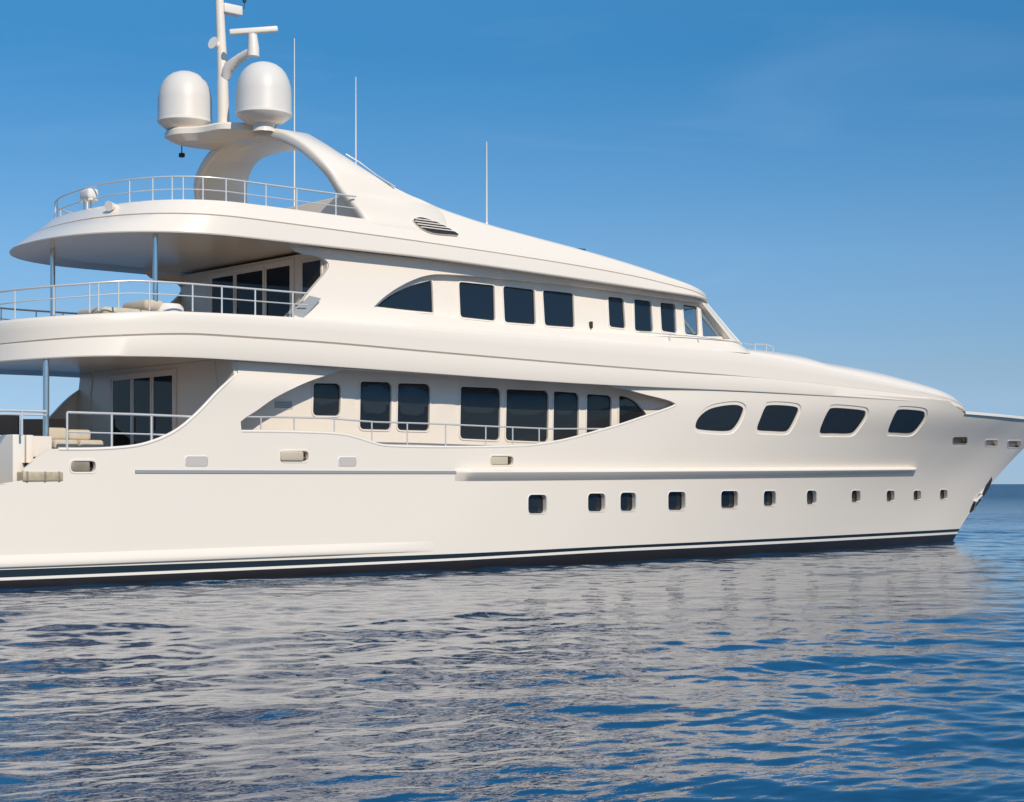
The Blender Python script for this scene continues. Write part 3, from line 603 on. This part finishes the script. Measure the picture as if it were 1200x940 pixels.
bulkhead('saloon_bulkhead', 6.935, 4.80, 3.25, 6.28, yacht, [(2.42, 1.15), (1.1, -.08), (-.14, -1.42)], 3.3, 6.02, 'doorglass')
bulkhead('upper_bulkhead', 10.45, 4.3, 6.95, 9.72, yacht, [(2.3, .85), (.8, -.88), (-.95, -2.42)], 7.0, 9.5, 'doorglass')
# curved quarter window beside the upper doors
bm = bmesh.new(); box_into(bm, (10.40, -4.1, 8.25), (10.445, -3.0, 9.5), .02); w = link('quarter_window', bm, 'trim', yacht)
box('pane', (10.385, -4.02, 8.33), (10.398, -3.08, 9.42), 'glassgrey', w)

# -- upper deck band that wraps the stern
NA, NL, NF = 26, 60, 26
def plan(Xe, Xs, n, bf, Xf, Xn, nf):
    """starboard plan line from the aft centre round to the forward centre"""
    P = []
    for i in range(NA):
        a = math.pi/2*i/NA
        P.append((Xs-(Xs-Xe)*math.cos(a)**(2/n), -bf(Xs)*math.sin(a)**(2/n)))
    for i in range(NL): x = Xs+(Xf-Xs)*i/NL; P.append((x, -bf(x)))
    for i in range(NF+1):
        a = math.pi/2*i/NF
        x = Xf+(Xn-Xf)*math.sin(a)**(2/nf); P.append((x, -bf(x)*max(0, 1-((x-Xf)/(Xn-Xf))**nf)**(1/nf)))
    return P
def ring(off, zf, aftlift=0.0):
    return off, zf
zb1 = curve([(1, 6.03), (3, 6.14), (6, 6.19), (12, 6.13), (20, 6.04), (30, 6.10), (41, 6.08), (44, 5.98), (48, 5.85)])
zg1 = curve([(1, 6.50), (3, 6.68), (6, 6.85), (9, 6.85), (14, 6.77), (20, 6.68), (29, 6.62), (36, 6.45), (42, 6.24), (48, 6.0)])
zt1 = curve([(1, 7.18), (2.5, 7.28), (5, 7.46), (10, 7.54), (21, 7.53), (27, 7.58), (30, 7.45), (34, 7.12), (38, 6.8), (42, 6.48), (45, 6.22), (48, 6.08)])
def b1ring(off, zf, fwd=0.0): 
    P = plan(1.0+off*1.1, 6.2, 2.6, lambda x: max(b_band1(x)-off, .05), 42.0, 47.6-off*1.5, 2.1)
    return [(x, y, zf(x)) for x, y in P]
gh = curve([(1, .032), (27, .030), (30, .012), (50, .012)])
gdep = curve([(1, .13), (26, .12), (30, .056), (50, .056)])
def b1ring_v(of, zf):
    return [(x, y+(of(x)-.055 if y < -.3 else 0), z) for x, y, z in b1ring(.055, zf)]
R1 = [b1ring(.85, lambda x: zb1(x)+.10), b1ring(.06, lambda x: zb1(x)-.005), b1ring(.015, lambda x: zb1(x)+.0), b1ring(0, lambda x: zb1(x)+.03), b1ring(0.05, lambda x: zg1(x)-gh(x)), b1ring(.055, lambda x: zg1(x)-gh(x)+.004),
      b1ring_v(gdep, lambda x: zg1(x)-gh(x)+.008), b1ring_v(gdep, lambda x: zg1(x)+gh(x)-.008), b1ring(.055, lambda x: zg1(x)+gh(x)-.004), b1ring(.05, lambda x: zg1(x)+gh(x)), b1ring(.045, lambda x: zg1(x)+.5*(zt1(x)-zg1(x))), b1ring(.035, lambda x: zt1(x)-.10), b1ring(.05, lambda x: zt1(x)-.07), b1ring(.12, lambda x: zt1(x)-.01), b1ring(.22, lambda x: zt1(x))]
bm = bmesh.new(); loft_into(bm, R1)
inner = [b1ring(.22, lambda x: zt1(x)), b1ring(.34, lambda x: zt1(x)-.005), b1ring(.38, lambda x: zt1(x)-.05), b1ring(.38, lambda x: 6.96)]
cut = NA+int(NL*(14-6.2)/(42-6.2))
loft_into(bm, [r[:cut] for r in inner])
band1 = link('upper_deck_bulwark', bm, 'gel', yacht, 34)
bm = bmesh.new(); a = b1ring(.85, lambda x: zb1(x)+.10)[:cut]; loft_into(bm, [a, [(x, 0, z) for x, y, z in a]]); link('main_deck_ceiling', bm, 'ceil', band1)
bm = bmesh.new(); a = b1ring(.36, lambda x: 6.95)[:cut]; loft_into(bm, [a, [(x, 0, z) for x, y, z in a]]); link('upper_deck', bm, 'teak', yacht)

# -- foredeck coachroof
zc = curve([(26, 7.88), (29, 7.97), (31.5, 8.0), (33.2, 7.96), (34.2, 7.75), (36, 7.70), (38.5, 7.55), (41, 7.28), (43.2, 7.0), (44.4, 6.82), (45.2, 6.66), (46.2, 6.36), (47.3, 6.08), (48, 6.0)])
base = b1ring(.22, lambda x: zt1(x))
i0 = NA+int(NL*(25.5-6.2)/(42-6.2)); base = base[i0:]
rings = []
for j in range(0, 13):
    a = math.pi/2*j/12
    rings.append([(x, y*math.cos(a), z+(max(zc(x), z+.02)-z)*math.sin(a)**0.85) for x, y, z in base])
low = b1ring(.30, lambda x: zb1(x)+.02)[NA+NL:]
loft_into_later = [low, [(x, -min(-y, max(b_hull(x, 5.0)-.12, 0)), 4.95) for x, y, z in low]]
bm = bmesh.new(); loft_into(bm, rings); loft_into(bm, loft_into_later[::-1]); link('foredeck_coachroof', bm, 'gel', yacht, 40)

# -- upper deckhouse outer skin with its window recess
c_up = lambda z: 26.3+max(-.6, 9.4-z)*1.15+1.55
up_out = [(8.80, 7.44)]+T['up_aft']+[(9.3, 9.55), (9.0, 9.75), (c_up(9.75), 9.75), (c_up(9.2), 9.2), (c_up(8.6), 8.6), (c_up(8.0), 8.0), (c_up(7.5), 7.5), (28, 7.5), (20, 7.46)]
recess = clean(T['up_recess'])
up = skin('upper_deckhouse', up_out, b_up, 'gel', yacht, [recess], 0.3, 0.14, (-1, 1), 0.31, 36, 0.16, T['up_aft'])
upw = lambda X, Z: UPP(Z)-0.30
uw = [rounded(q, 0.12) for q in T['uwin']]; uw0 = clean(T['uwin0']); uw8 = rounded(T['uwin8'], .06)
hh = [offset(clean(q), .01) for q in [uw0]+uw+[uw8]]
wo_ = [(11.7, 7.6), (28.9, 7.6), (28.4, 8.0), (27.5, 8.95), (27.0, 9.55), (11.7, 9.55)]
skin('window_wall', wo_, upw, 'gel', up, hh, 0.4, 0.2, (-1,), 0.05)
for i, lp in enumerate([uw0]+uw+[uw8]):
    window('upper_window', lp, upw, yacht, 'clear' if i >= 7 else 'glass', 0.05, 0.03, 0.04, gasket=(i < 8))
# raked wheelhouse windscreen round the front
NY = 28
def front(z, d=0.0):
    c = 26.3+max(-.6, 9.4-z)*1.15; P = []
    for k in range(NY+1):
        y = -.86+1.72*k/NY; P.append((c+(2.7-d)*math.sqrt(1-y*y), y*(UPP(z)-d), z))
    return P
bm = bmesh.new(); loft_into(bm, [front(z) for z in (7.3, 7.6, 7.8, 7.95)], False); loft_into(bm, [front(z) for z in (9.32, 9.5, 9.75)], False); link('wheelhouse_front', bm, 'gel', yacht)
bm = bmesh.new(); loft_into(bm, [front(z, .03) for z in (7.93, 8.3, 8.7, 9.1, 9.34)], False); ws = link('windscreen', bm, 'clear', yacht)
for k in (0, 5, 10, 18, 23, NY):
    p = [front(z)[k] for z in (7.9, 8.4, 8.9, 9.35)]; tube('mullion', p, .055, 'trim', ws, 6)
box('wheelhouse_partition', (23.2, -4.0, 7.5), (23.3, 4.0, 9.5), 'curtain', yacht)
box('helm_console', (25.6, -2.2, 7.5), (26.6, 2.2, 8.15), 'dark', yacht, .08)
# small things on the upper side
box('side_light', (21.30, -b_up(21.3, 8.1)+.17, 8.0), (21.38, -b_up(21.3, 8.1)+.31, 8.24), 'dark', yacht, .03)

# -- sun deck band
zb2 = curve([(2.5, 9.70), (7, 9.72), (13, 9.72), (19, 9.60), (25, 9.43), (27, 9.38), (29.5, 9.34)])
zg2 = curve([(2.5, 10.28), (6, 10.29), (12, 10.23), (16, 10.15), (20, 10.03), (23, 9.88), (25.4, 9.66), (27, 9.50), (29.5, 9.42)])
zt2 = curve([(2.5, 10.72), (4.5, 10.75), (6, 10.76), (8, 10.77), (12.6, 10.74)])
def b2ring(off, zf, Xe=None):
    P = plan(Xe if Xe is not None else 3.75+off*2.3, 7.4, 2.35, lambda x: 4.8-off, 25.6, 29.2-off, 2.0)
    return [(x, y, zf(x)) for x, y in P]
R2 = [b2ring(.9, lambda x: zb2(x)+.10, 4.6), b2ring(.07, lambda x: zb2(x)-.005, 3.17), b2ring(.02, lambda x: zb2(x)+.0, 3.10), b2ring(0, lambda x: zb2(x)+.035, 3.09), b2ring(.02, lambda x: zb2(x)+.5*(zg2(x)-zb2(x)), 3.45), b2ring(.05, lambda x: zg2(x)-.022, 3.84), b2ring(.055, lambda x: zg2(x)-.018, 3.86), b2ring(.12, lambda x: zg2(x)-.014, 3.96), b2ring(.12, lambda x: zg2(x)+.014, 3.96), b2ring(.07, lambda x: zg2(x)+.020, 3.91)]
bm = bmesh.new(); loft_into(bm, R2)
cut2 = NA+int(NL*(14.2-7.4)/(25.6-7.4))
def zmix(k): return lambda x: zg2(x)+k*(zt2(x)-zg2(x))
top = [b2ring(.07, lambda x: zg2(x)+.022), b2ring(.16, zmix(.35)), b2ring(.25, zmix(.75)), b2ring(.30, zmix(.96)), b2ring(.35, zmix(1.0)), b2ring(.45, zmix(1.0)), b2ring(.49, zmix(.9)), b2ring(.50, lambda x: 10.08)]
loft_into(bm, [r[:cut2] for r in top])
band2 = link('sun_deck_bulwark', bm, 'gel', yacht, 34)
bm = bmesh.new(); a = b2ring(.9, lambda x: zb2(x)+.10, 4.6); loft_into(bm, [a, [(x, 0, z) for x, y, z in a]]); link('upper_deck_ceiling', bm, 'ceil', band2)
bm = bmesh.new(); a = b2ring(.48, lambda x: 10.07)[:cut2+2]; loft_into(bm, [a, [(x, 0, z) for x, y, z in a]]); link('sun_deck', bm, 'teak', yacht)
# hardtop fairing and roof forward of the arch
zs2 = curve([(12.2, 11.72), (13.8, 11.76), (15.03, 11.46), (16.86, 11.13), (18.8, 10.89), (20.65, 10.68), (22.2, 10.48), (23.74, 10.25), (25.4, 9.96), (26.9, 9.70), (28.2, 9.55), (29.2, 9.47)])
def roof_section(x):
    nz = nose(x, 25.6, 29.1, 2.0); z0 = zg2(x)+.02; z1 = max(zs2(x), z0+.03); P = []
    for k in range(8):
        z = z0+(z1-.10*min(1, (z1-z0)/.4)-z0)*k/7; P.append((x, -FAIR(z+max(0, (10.24-z0))*.9)*nz+.0, z))
    be = -P[-1][1]; zz = P[-1][2]
    for k in range(1, 5):
        a = math.pi/2*k/4; P.append((x, -(be-.16*math.sin(a)*nz), zz+(z1-zz)*(1-(1-math.sin(a))**1.3)))
    bi = -P[-1][1]
    for k in range(1, 7): t = k/6; P.append((x, -bi*(1-t), z1+.10*nz*(1-(1-t)**2)))
    return P
XR = list(np.linspace(13.0, 25.4, 60))+list(25.6+3.5*np.sin(np.linspace(0, math.pi/2, 20)))
XR[-1] = 29.09
bm = bmesh.new(); S_ = [roof_section(x) for x in XR]; loft_into(bm, S_)
e = S_[0]; 
for s in (1, -1):
    V = [bm.verts.new((p[0], p[1]*s, p[2])) for p in e]+[bm.verts.new((e[0][0], 0, e[0][2]))]; bm.faces.new(V if s < 0 else V[::-1])
bmesh.ops.remove_doubles(bm, verts=bm.verts, dist=.0008); bmesh.ops.recalc_face_normals(bm, faces=bm.faces)
link('hardtop_fairing', bm, 'gel', yacht, 40)
box('sun_deck_coaming', (12.2, -3.95, 10.05), (13.4, 3.95, 11.74), 'gel', yacht, .03)
# louvred vent on the fairing
lp = clean(T['louvre']); lp = lp[::-1] if area(lp) < 0 else lp
on = lambda d: (lambda x, z: (x, -(b_fair(x, z)+.055+d), z))
bm = bmesh.new(); ring_strip(bm, offset(lp, .04), lp, on(-.08), on(.02), flip=True); w = link('louvre_vent', bm, 'trim', yacht)
bm = bmesh.new(); V = [bm.verts.new(on(.008)(x, z)) for x, z in lp]; bm.faces.new(V); link('vent_opening', bm, 'dark', w)
for k in range(5):
    z = 10.60+.085*k; xs_ = [p[0]+(q_[0]-p[0])*(z-p[1])/(q_[1]-p[1]) for p, q_ in zip(lp, lp[1:]+lp[:1]) if (p[1]-z)*(q_[1]-z) < 0]
    if len(xs_) >= 2:
        a, c = min(xs_)+.02, max(xs_)-.02; bm = bmesh.new()
        loft_into(bm, [[on(.012)(a+(c-a)*i/8, z+.028) for i in range(9)], [on(.05)(a+(c-a)*i/8, z-.012) for i in range(9)], [on(.012)(a+(c-a)*i/8, z-.02) for i in range(9)]], False); link('louvre_slat', bm, 'gel', w)

# -- radar arch
AP = [(4.60, 10.2, 12.1), (4.56, 10.6, 11.85), (4.39, 11.0, 11.6), (4.17, 11.6, 11.1), (3.97, 12.2, 10.78), (3.72, 12.6, 10.55), (3.43, 12.9, 10.42), (3.0, 13.2, 10.33), (2.45, 13.48, 10.25), (1.83, 13.70, 10.2), (1.0, 13.88, 10.15), (0, 13.95, 10.1)]
fS = curve([(10.2, 15.0), (11.0, 15.0), (11.35, 14.9), (11.55, 14.45), (11.75, 13.72), (12.12, 12.72), (12.6, 11.9), (13.0, 11.45), (13.4, 11.30), (13.7, 11.5), (13.88, 11.95), (14.0, 12.3)])
fP = curve([(10.2, 13.0), (12.3, 12.75), (13.2, 12.65), (14.0, 12.6)])
def smooth_path(P, n=4):
    out = []
    for i in range(len(P)-1):
        p0, p1, p2, p3 = P[max(i-1, 0)], P[i], P[i+1], P[min(i+2, len(P)-1)]
        for k in range(n):
            t = k/n; out.append(tuple(.5*(2*b+(c-a)*t+(2*a-5*b+4*c-d)*t*t+(3*b-a-3*c+d)*t**3) for a, b, c, d in zip(p0, p1, p2, p3)))
    out.append(P[-1]); return out
half = smooth_path(AP)
# the port leg's forward edge is squarer than its aft edge
FW = smooth_path([(4.62, 10.2), (4.58, 10.6), (4.42, 11.0), (4.2, 11.6), (4.06, 12.2), (3.97, 12.6), (3.88, 13.0), (3.72, 13.4), (3.3, 13.8), (2.6, 14.02), (1.3, 14.06), (0, 13.95)])
path = [(-y, z, xa, fS(z), -y, z) for y, z, xa in half]+[(y, z, xa, fP(z), f[0], f[1]) for (y, z, xa), f in list(zip(half, FW))[::-1][1:]]
bm = bmesh.new(); rows = []
for i, (y, z, xa, xf, yf, zf) in enumerate(path):
    a, c = path[max(i-1, 0)], path[min(i+1, len(path)-1)]; t = Vector((c[0]-a[0], c[1]-a[1])).normalized(); nrm = Vector((-t.y, t.x)); th = .36; ch = .10
    sec = [(xa+ch, 0), (xa+.02, -ch*.5), (xa, -ch), (xa, -th+ch), (xa+.02, -th+ch*.5), (xa+ch, -th), (xf-ch, -th), (xf-.02, -th+ch*.4), (xf, -th+ch), (xf, -ch), (xf-.02, -ch*.4), (xf-ch, 0)]
    # outer face is the traced line; the inside lies inward of it
    rows.append([bm.verts.new((sx_, (y if k < 6 else yf)+nrm.x*d, (z if k < 6 else zf)+nrm.y*d)) for k, (sx_, d) in enumerate(sec)])
for r0, r1 in zip(rows, rows[1:]):
    for k in range(len(r0)): bm.faces.new([r0[k], r0[(k+1) % len(r0)], r1[(k+1) % len(r0)], r1[k]])
bm.faces.new(rows[0]); bm.faces.new(rows[-1][::-1]); bmesh.ops.recalc_face_normals(bm, faces=bm.faces)
arch = link('radar_arch', bm, 'gel', yacht, 45)
tube('grab_rail', [(11.62, -3.62, 12.82), (12.0, -3.82, 12.58), (12.5, -4.02, 12.22), (13.1, -4.16, 11.92)], .022, 'steel', arch, 8)
# mast shelf reaching aft
bm = bmesh.new()
sh = [(10.9, 2.2), (9.4, 2.35), (8.5, 2.1), (8.4, 1.2), (8.95, .55), (9.1, -.45), (9.6, -.8), (10.9, -1.1)]
sh = rounded(sh, .3, 4)
for z0_, z1_, g in ((13.66, 13.70, -.12), (13.70, 13.92, 0), (13.92, 13.97, -.06)):
    pass
A = [bm.verts.new((x*.95+.5, y*.9, 13.56)) for x, y in offset(sh, -.2)]; B = [bm.verts.new((x, y, 13.76)) for x, y in sh]; C_ = [bm.verts.new((x, y, 13.92)) for x, y in sh]; D_ = [bm.verts.new((x, y, 13.98)) for x, y in offset(sh, -.06)]
for u, v in ((A, B), (B, C_), (C_, D_)):
    for i in range(len(u)): bm.faces.new([u[i], u[(i+1) % len(u)], v[(i+1) % len(u)], v[i]])
bm.faces.new(A); bm.faces.new(D_); bmesh.ops.recalc_face_normals(bm, faces=bm.faces); link('mast_shelf', bm, 'gel', arch, 40)

# -- radomes
def radome(x, y, z, label, ped):
    prof = [(0, 0), (.42, 0), (.60, .06), (.84, .24), (.875, .28), (.875, .36)]
    b = lathe('radome', prof, (x, y, z), 'trim', yacht); b['label'] = label
    pr = [(.868, .355), (.86, .40), (.855, 1.0), (.835, 1.16), (.78, 1.38), (.69, 1.57), (.57, 1.72), (.42, 1.83), (.24, 1.90), (0, 1.92)]
    lathe('dome', pr, (x, y, z), M['dome'], b)
    lathe('pedestal', [(.36, .02), (.33, -.1), (.36, -ped)], (x, y, z), 'trim', b, 24)
M['dome'] = mat('radome_plastic', (0.70, 0.66, 0.60), 0.45, bump=0.03, bscale=3)
radome(9.02, 1.56, 13.96, 'radome on the aft shelf, left of the mast', .2)
radome(10.05, -1.45, 13.86, 'radome on the arch, right of the mast', .25)

# -- mast with radar
mast = tube('mast', [(9.5, 0, 13.8), (9.47, .02, 15.6), (9.42, .05, 17.0), (9.32, .12, 19.6)], [.19, .17, .145, .12], 'gel', yacht, 16)
bm = bmesh.new(); tube_into(bm, [(9.48, 0, 15.2), (9.5, -.06, 15.5), (9.56, -.25, 15.80), (9.66, -.75, 16.0), (9.75, -1.3, 16.12)], [.10, .17, .19, .15, .15], 10); tube_into(bm, [(9.75, -1.32, 15.95), (9.75, -1.33, 16.2), (9.73, -1.31, 16.62)], [.19, .18, .14], 12)
bmesh.ops.recalc_face_normals(bm, faces=bm.faces); link('radar_bracket', bm, 'trim', mast)
dv = Vector((.80, -.55, .10)).normalized(); mx = Matrix.Translation((9.74, -1.30, 16.74)) @ dv.to_track_quat('X', 'Z').to_matrix().to_4x4()
box('radar_scanner', (-.72, -.10, -.09), (.78, .10, .09), 'trim', mast, .05, mx)
bm = bmesh.new(); tube_into(bm, [(9.4, .05, 16.45), (9.18, .02, 16.5)], .10, 10); tube_into(bm, [(9.18, .02, 16.5), (9.10, 0, 16.52)], [.12, .20], 14); bmesh.ops.recalc_face_normals(bm, faces=bm.faces); link('loud_hailer', bm, 'trim', mast)
box('mast_light', (9.45, -.14, 17.52), (10.12, .18, 17.82), 'trim', mast, .04)
bm = bmesh.new(); box_into(bm, (8.75, -.05, 17.95), (9.3, .2, 18.02), .01); tube_into(bm, [(8.85, .08, 18.0), (8.85, .08, 18.3)], .09, 10); tube_into(bm, [(9.1, .08, 17.9), (9.1, .08, 18.15)], .05, 8); bmesh.ops.recalc_face_normals(bm, faces=bm.faces); link('masthead_light', bm, 'trim', mast)
bm = bmesh.new(); tube_into(bm, [(10.1, 0, 17.7), (10.25, 0, 17.8), (10.27, 0, 19.3)], .012, 6); tube_into(bm, [(10.26, 0, 18.0), (10.26, 0, 18.13)], .06, 8); bmesh.ops.recalc_face_normals(bm, faces=bm.faces); link('wind_sensor', bm, 'dark', mast)

# -- whip antennas
for b_, t_, lb in (((13.82, 2.5, 11.4), (13.82, 2.5, 17.95), 'tallest whip antenna, behind the arch'), ((13.52, -1.5, 11.7), (13.52, -1.5, 15.87), 'whip antenna at the forward leg of the arch'), ((17.29, -3.6, 11.0), (17.29, -3.6, 13.95), 'whip antenna on the hardtop')):
    m_ = [b_[0], b_[1], b_[2]+.35]
    a = tube('whip_antenna', [b_, (b_[0], b_[1], (b_[2]+t_[2])/2), t_], [.028, .024, .014], 'trim', yacht, 8); a['label'] = lb
    lathe('antenna_base', [(.07, 0), (.06, .12), (.04, .3), (0, .3)], b_, 'trim', a, 12)
box('roof_sensor', (21.0, -3.75, 10.62), (21.65, -3.4, 10.80), 'dark', yacht, .03)
bm = bmesh.new(); tube_into(bm, [(9.1, 1.9, 13.7), (9.1, 1.9, 13.3)], .018, 8); box_into(bm, (9.02, 1.82, 13.2), (9.18, 1.98, 13.34), .03); bmesh.ops.recalc_face_normals(bm, faces=bm.faces); link('deck_camera', bm, 'dark', arch)
bm = bmesh.new(); tube_into(bm, [(4.70, -2.2, 10.55), (4.42, -2.3, 10.62)], .10, 12); tube_into(bm, [(4.42, -2.3, 10.62), (4.28, -2.35, 10.60)], [.10, .15], 14); bmesh.ops.recalc_face_normals(bm, faces=bm.faces); link('flood_light', bm, 'trim', yacht)

# -- railings
def railing(lines, posts, parent, r=.022, name='railing', label=None):
    """lines: list of 3D paths (top first); posts: list of (top, foot)"""
    top = tube(name, lines[0], r*1.25, 'steel', parent, 8)
    for ln in lines[1:]: tube('mid_rail', ln, r*.8, 'steel', top, 6)
    for a, b in posts: tube('stanchion', [a, b], r*1.05, 'steel', top, 8)
    if label: top['label'] = label
    return top
def at_x(P, x, s=-1):
    for a, b in zip(P, P[1:]):
        if a[0] <= x <= b[0] and a[1] < -1.0:
            t = (x-a[0])/(b[0]-a[0]+1e-9); return (x, a[1]+(b[1]-a[1])*t, a[2]+(b[2]-a[2])*t)
    return P[-1]
def deck_rail(ringf, off, ztop, zmids, xend, posts_x, parent, aft_i=(2, 9, 15), rp=.022, label=None):
    P = [p for p in ringf(off, lambda x: 0.0)[:NA+NL]]
    S = []
    for p in P:
        if p[0] <= xend or p[1] > -2: S.append(p)
    S.append(at_x(P, xend))
    full = [(x, -y) for x, y, z in S[::-1]]+[(x, y) for x, y, z in S[1:]]
    lines = [[(x, y, ztop(x)) for x, y in full]]+[[(x, y, zm(x)) for x, y in full] for zm in zmids]
    posts = []
    for x in posts_x:
        q = at_x(P, x)
        if abs(q[0]-x) > .01: continue
        for s in (1, -1): posts.append(((q[0], q[1]*s, ztop(x)), (q[0], q[1]*s, zmids[-1](x)-.42)))
    for i in aft_i:
        q = P[i]
        for s in ((1, -1) if i else (1,)): posts.append(((q[0], q[1]*s, ztop(q[0])), (q[0], q[1]*s, zmids[-1](q[0])-.45)))
    return railing(lines, posts, parent, rp, label=label)
zr2 = curve([(3, 11.40), (4.5, 11.44), (6, 11.42), (8, 11.40), (12, 11.40)])
deck_rail(b2ring, .42, zr2, [lambda x: zr2(x)-.36], 11.45, T['fly_st'], yacht, (0, 8, 15, 20), .022, 'railing round the sun deck')
zr1 = curve([(1, 7.98), (2.5, 8.10), (4, 8.24), (9.5, 8.27)])
deck_rail(b1ring, .26, zr1, [lambda x: zr1(x)-.34], 9.35, T['up_st'], yacht, (0, 6, 11, 15, 18, 21), .024, 'railing round the upper aft deck')
yy = -4.68
railing([[(1.85, yy, 4.59), (3.8, yy, 4.59), (5.72, yy, 4.57)], [(1.85, yy, 4.07), (3.8, yy, 4.06), (5.1, yy, 4.05)]], [((1.85, yy, 4.59), (1.85, yy, 3.6)), ((3.15, yy, 4.59), (3.15, yy, 3.6)), ((4.35, yy, 4.58), (4.35, yy, 3.7))], yacht, .03, label='railing along the main aft deck')
railing([[(1.3, -4.6, 4.6), (.2, -4.6, 4.6), (-.9, -4.6, 4.55)], [(1.3, -4.6, 4.5), (.2, -4.6, 4.5), (-.9, -4.6, 4.46)]], [((.62, -4.6, 4.6), (.62, -4.6, 3.95)), ((-.7, -4.6, 4.55), (-.7, -4.6, 3.95))], yacht, .03, label='railing by the stern stairs')
ry = lambda x, z: -(b_hull(x, z)-.06)
railing([[(x, ry(x, z), z) for x, z in T['rail_lens']]], [((a[0], ry(*a), a[1]), (b[0], ry(*b), b[1]-.05)) for a, b in T['rail_lens_st']], yacht, .021, label='railing along the side deck')
fr = [(23.3, -4.72, 7.98), (24.8, -4.72, 7.96), (26.3, -4.70, 7.97), (28.2, -4.62, 7.92), (29.6, -4.5, 7.86)]
railing([fr], [(p, (p[0], p[1], 7.52)) for p in fr[1:]], yacht, .014, label='low handrail below the wheelhouse windows')
fr = [(30.3, -3.9, 7.98), (31.0, -3.85, 8.0), (31.5, -3.75, 7.95)]
railing([fr], [(p, (p[0], p[1], 7.5)) for p in fr], yacht, .018, label='short handrail on the foredeck')

# -- support posts
for x, y, z0_, z1_ in ((5.07, -3.6, 6.9, 9.8), (4.3, 1.2, 6.9, 9.8)):
    tube('deck_post', [(x, y, z0_), (x, y, z1_)], .075, 'chrome', yacht, 14)
for y in (-3.15, 3.15): tube('deck_post', [(1.99, y, 3.2), (1.99, y, 6.25)], .085, 'chrome', yacht, 16)
# sloping trim at the foot of the upper wing
bm = bmesh.new(); yb_ = -4.78
loft_into(bm, [[(8.75, yb_, 7.56), (9.55, yb_+.1, 8.24)], [(9.25, yb_-.05, 7.56), (9.95, yb_+.06, 8.18)], [(9.25, yb_+.3, 7.56), (9.95, yb_+.4, 8.18)], [(8.75, yb_+.3, 7.56), (9.55, yb_+.4, 8.24)]], False)
bmesh.ops.recalc_face_normals(bm, faces=bm.faces); link('wing_trim', bm, 'grey', yacht)

# -- stern stair blocks
box('stern_stair_wall', (.5, -4.32, 2.6), (.84, 3.4, 3.99), 'gel', yacht, .03)
box('stair_newel', (.98, -4.1, 2.6), (1.18, -3.9, 3.99), 'gel', yacht, .02)
bm = bmesh.new(); loft_into(bm, [[(1.15, -3.98, 3.42), (1.75, -3.98, 3.42)], [(1.15, -3.98, 3.97), (1.75, -3.98, 3.97)], [(1.15, -3.9, 3.97), (1.75, -3.9, 3.97)]], False); bmesh.ops.recalc_face_normals(bm, faces=bm.faces); link('stair_panel', bm, 'gel', yacht)
for k in range(4): box('stair_step', (.84+.0*k, -3.85, 2.6), (.95+.3*(3-k), -2.6, 2.75+.16*k), 'teak', yacht)

# ------------------------------------------------------------------ loose things on the decks
def cushion_into(bm, lo, hi, bev): box_into(bm, lo, hi, bev)
t = tag(empty('cushioned_bench', (2.85, -3.0, 3.25)), 'beige cushioned bench by the rail of the main aft deck', 'bench')
def sub(name, lo, hi, m, parent, bev, rot=0):
    bm = bmesh.new(); box_into(bm, lo, hi, bev)
    if rot: bm.transform(Matrix.Rotation(R(rot), 4, 'Y'))
    return _link(name, bm, M[m], parent)
sub('base', (-.75, -.4, 0), (.75, .45, .38), 'wicker', t, .03)
sub('seat_cushion', (-.74, -.42, .39), (-.02, .42, .66), 'cream', t, .08); sub('seat_cushion', (.02, -.42, .39), (.74, .42, .66), 'cream', t, .08)
sub('back_cushion', (-.62, .25, .66), (-.02, .47, 1.0), 'cream', t, .08, 0); sub('back_cushion', (.02, .25, .66), (.70, .47, .96), 'cream', t, .08, 0)
t = tag(empty('wicker_sofa', (3.0, 1.4, 3.25)), 'dark brown sofa at the far side of the main aft deck', 'sofa')
t.rotation_euler = (0, 0, R(-41))
sub('base', (-1.6, -.4, 0), (1.6, .4, .45), 'wicker', t, .03); sub('backrest', (-1.6, .3, .45), (.2, .45, 1.5), 'wicker', t, .04); sub('backrest', (.25, .3, .45), (1.6, .45, 1.38), 'wicker', t, .04); sub('seat_cushion', (-1.5, -.38, .45), (1.5, .28, .62), 'cream', t, .06)
t = tag(empty('sun_pad', (4.35, -3.1, 6.78)), 'cream padded sun bed left of the post on the upper aft deck', 'sun bed')
sub('base', (-1.0, -.7, 0), (1.0, .9, .55), 'whitecloth', t, .05); sub('mattress', (-1.0, -.7, .56), (1.0, .9, .80), 'cream', t, .10); sub('headrest', (.35, -.6, .80), (.98, .8, 1.1), 'cream', t, .12)
t = tag(empty('pouf', (5.55, -3.5, 6.80)), 'round white pouf right of the post on the upper aft deck', 'pouf')
bm = bmesh.new(); lathe_into(bm, [(0, 0), (.38, 0), (.43, .1), (.44, .75), (.42, .9), (.33, 1.0), (0, 1.04)], (0, 0, 0), 28); bmesh.ops.recalc_face_normals(bm, faces=bm.faces); _link('cover', bm, M['whitecloth'], t)
t = tag(empty('life_raft', (4.75, -.25, 11.08)), 'white life raft canister hung at the aft railing of the sun deck', 'life raft')
bm = bmesh.new(); box_into(bm, (-.18, -.30, 0), (.18, .30, .32), .10); _link('canister', bm, M['whitecloth'], t)
bm = bmesh.new(); tube_into(bm, [(-.16, -.2, .0), (-.16, -.2, -.92)], .03, 8); tube_into(bm, [(.16, .2, .0), (.16, .2, -.92)], .03, 8); box_into(bm, (-.19, -.31, -.04), (.19, .31, .0)); bmesh.ops.recalc_face_normals(bm, faces=bm.faces); _link('cradle', bm, M['steel'], t)
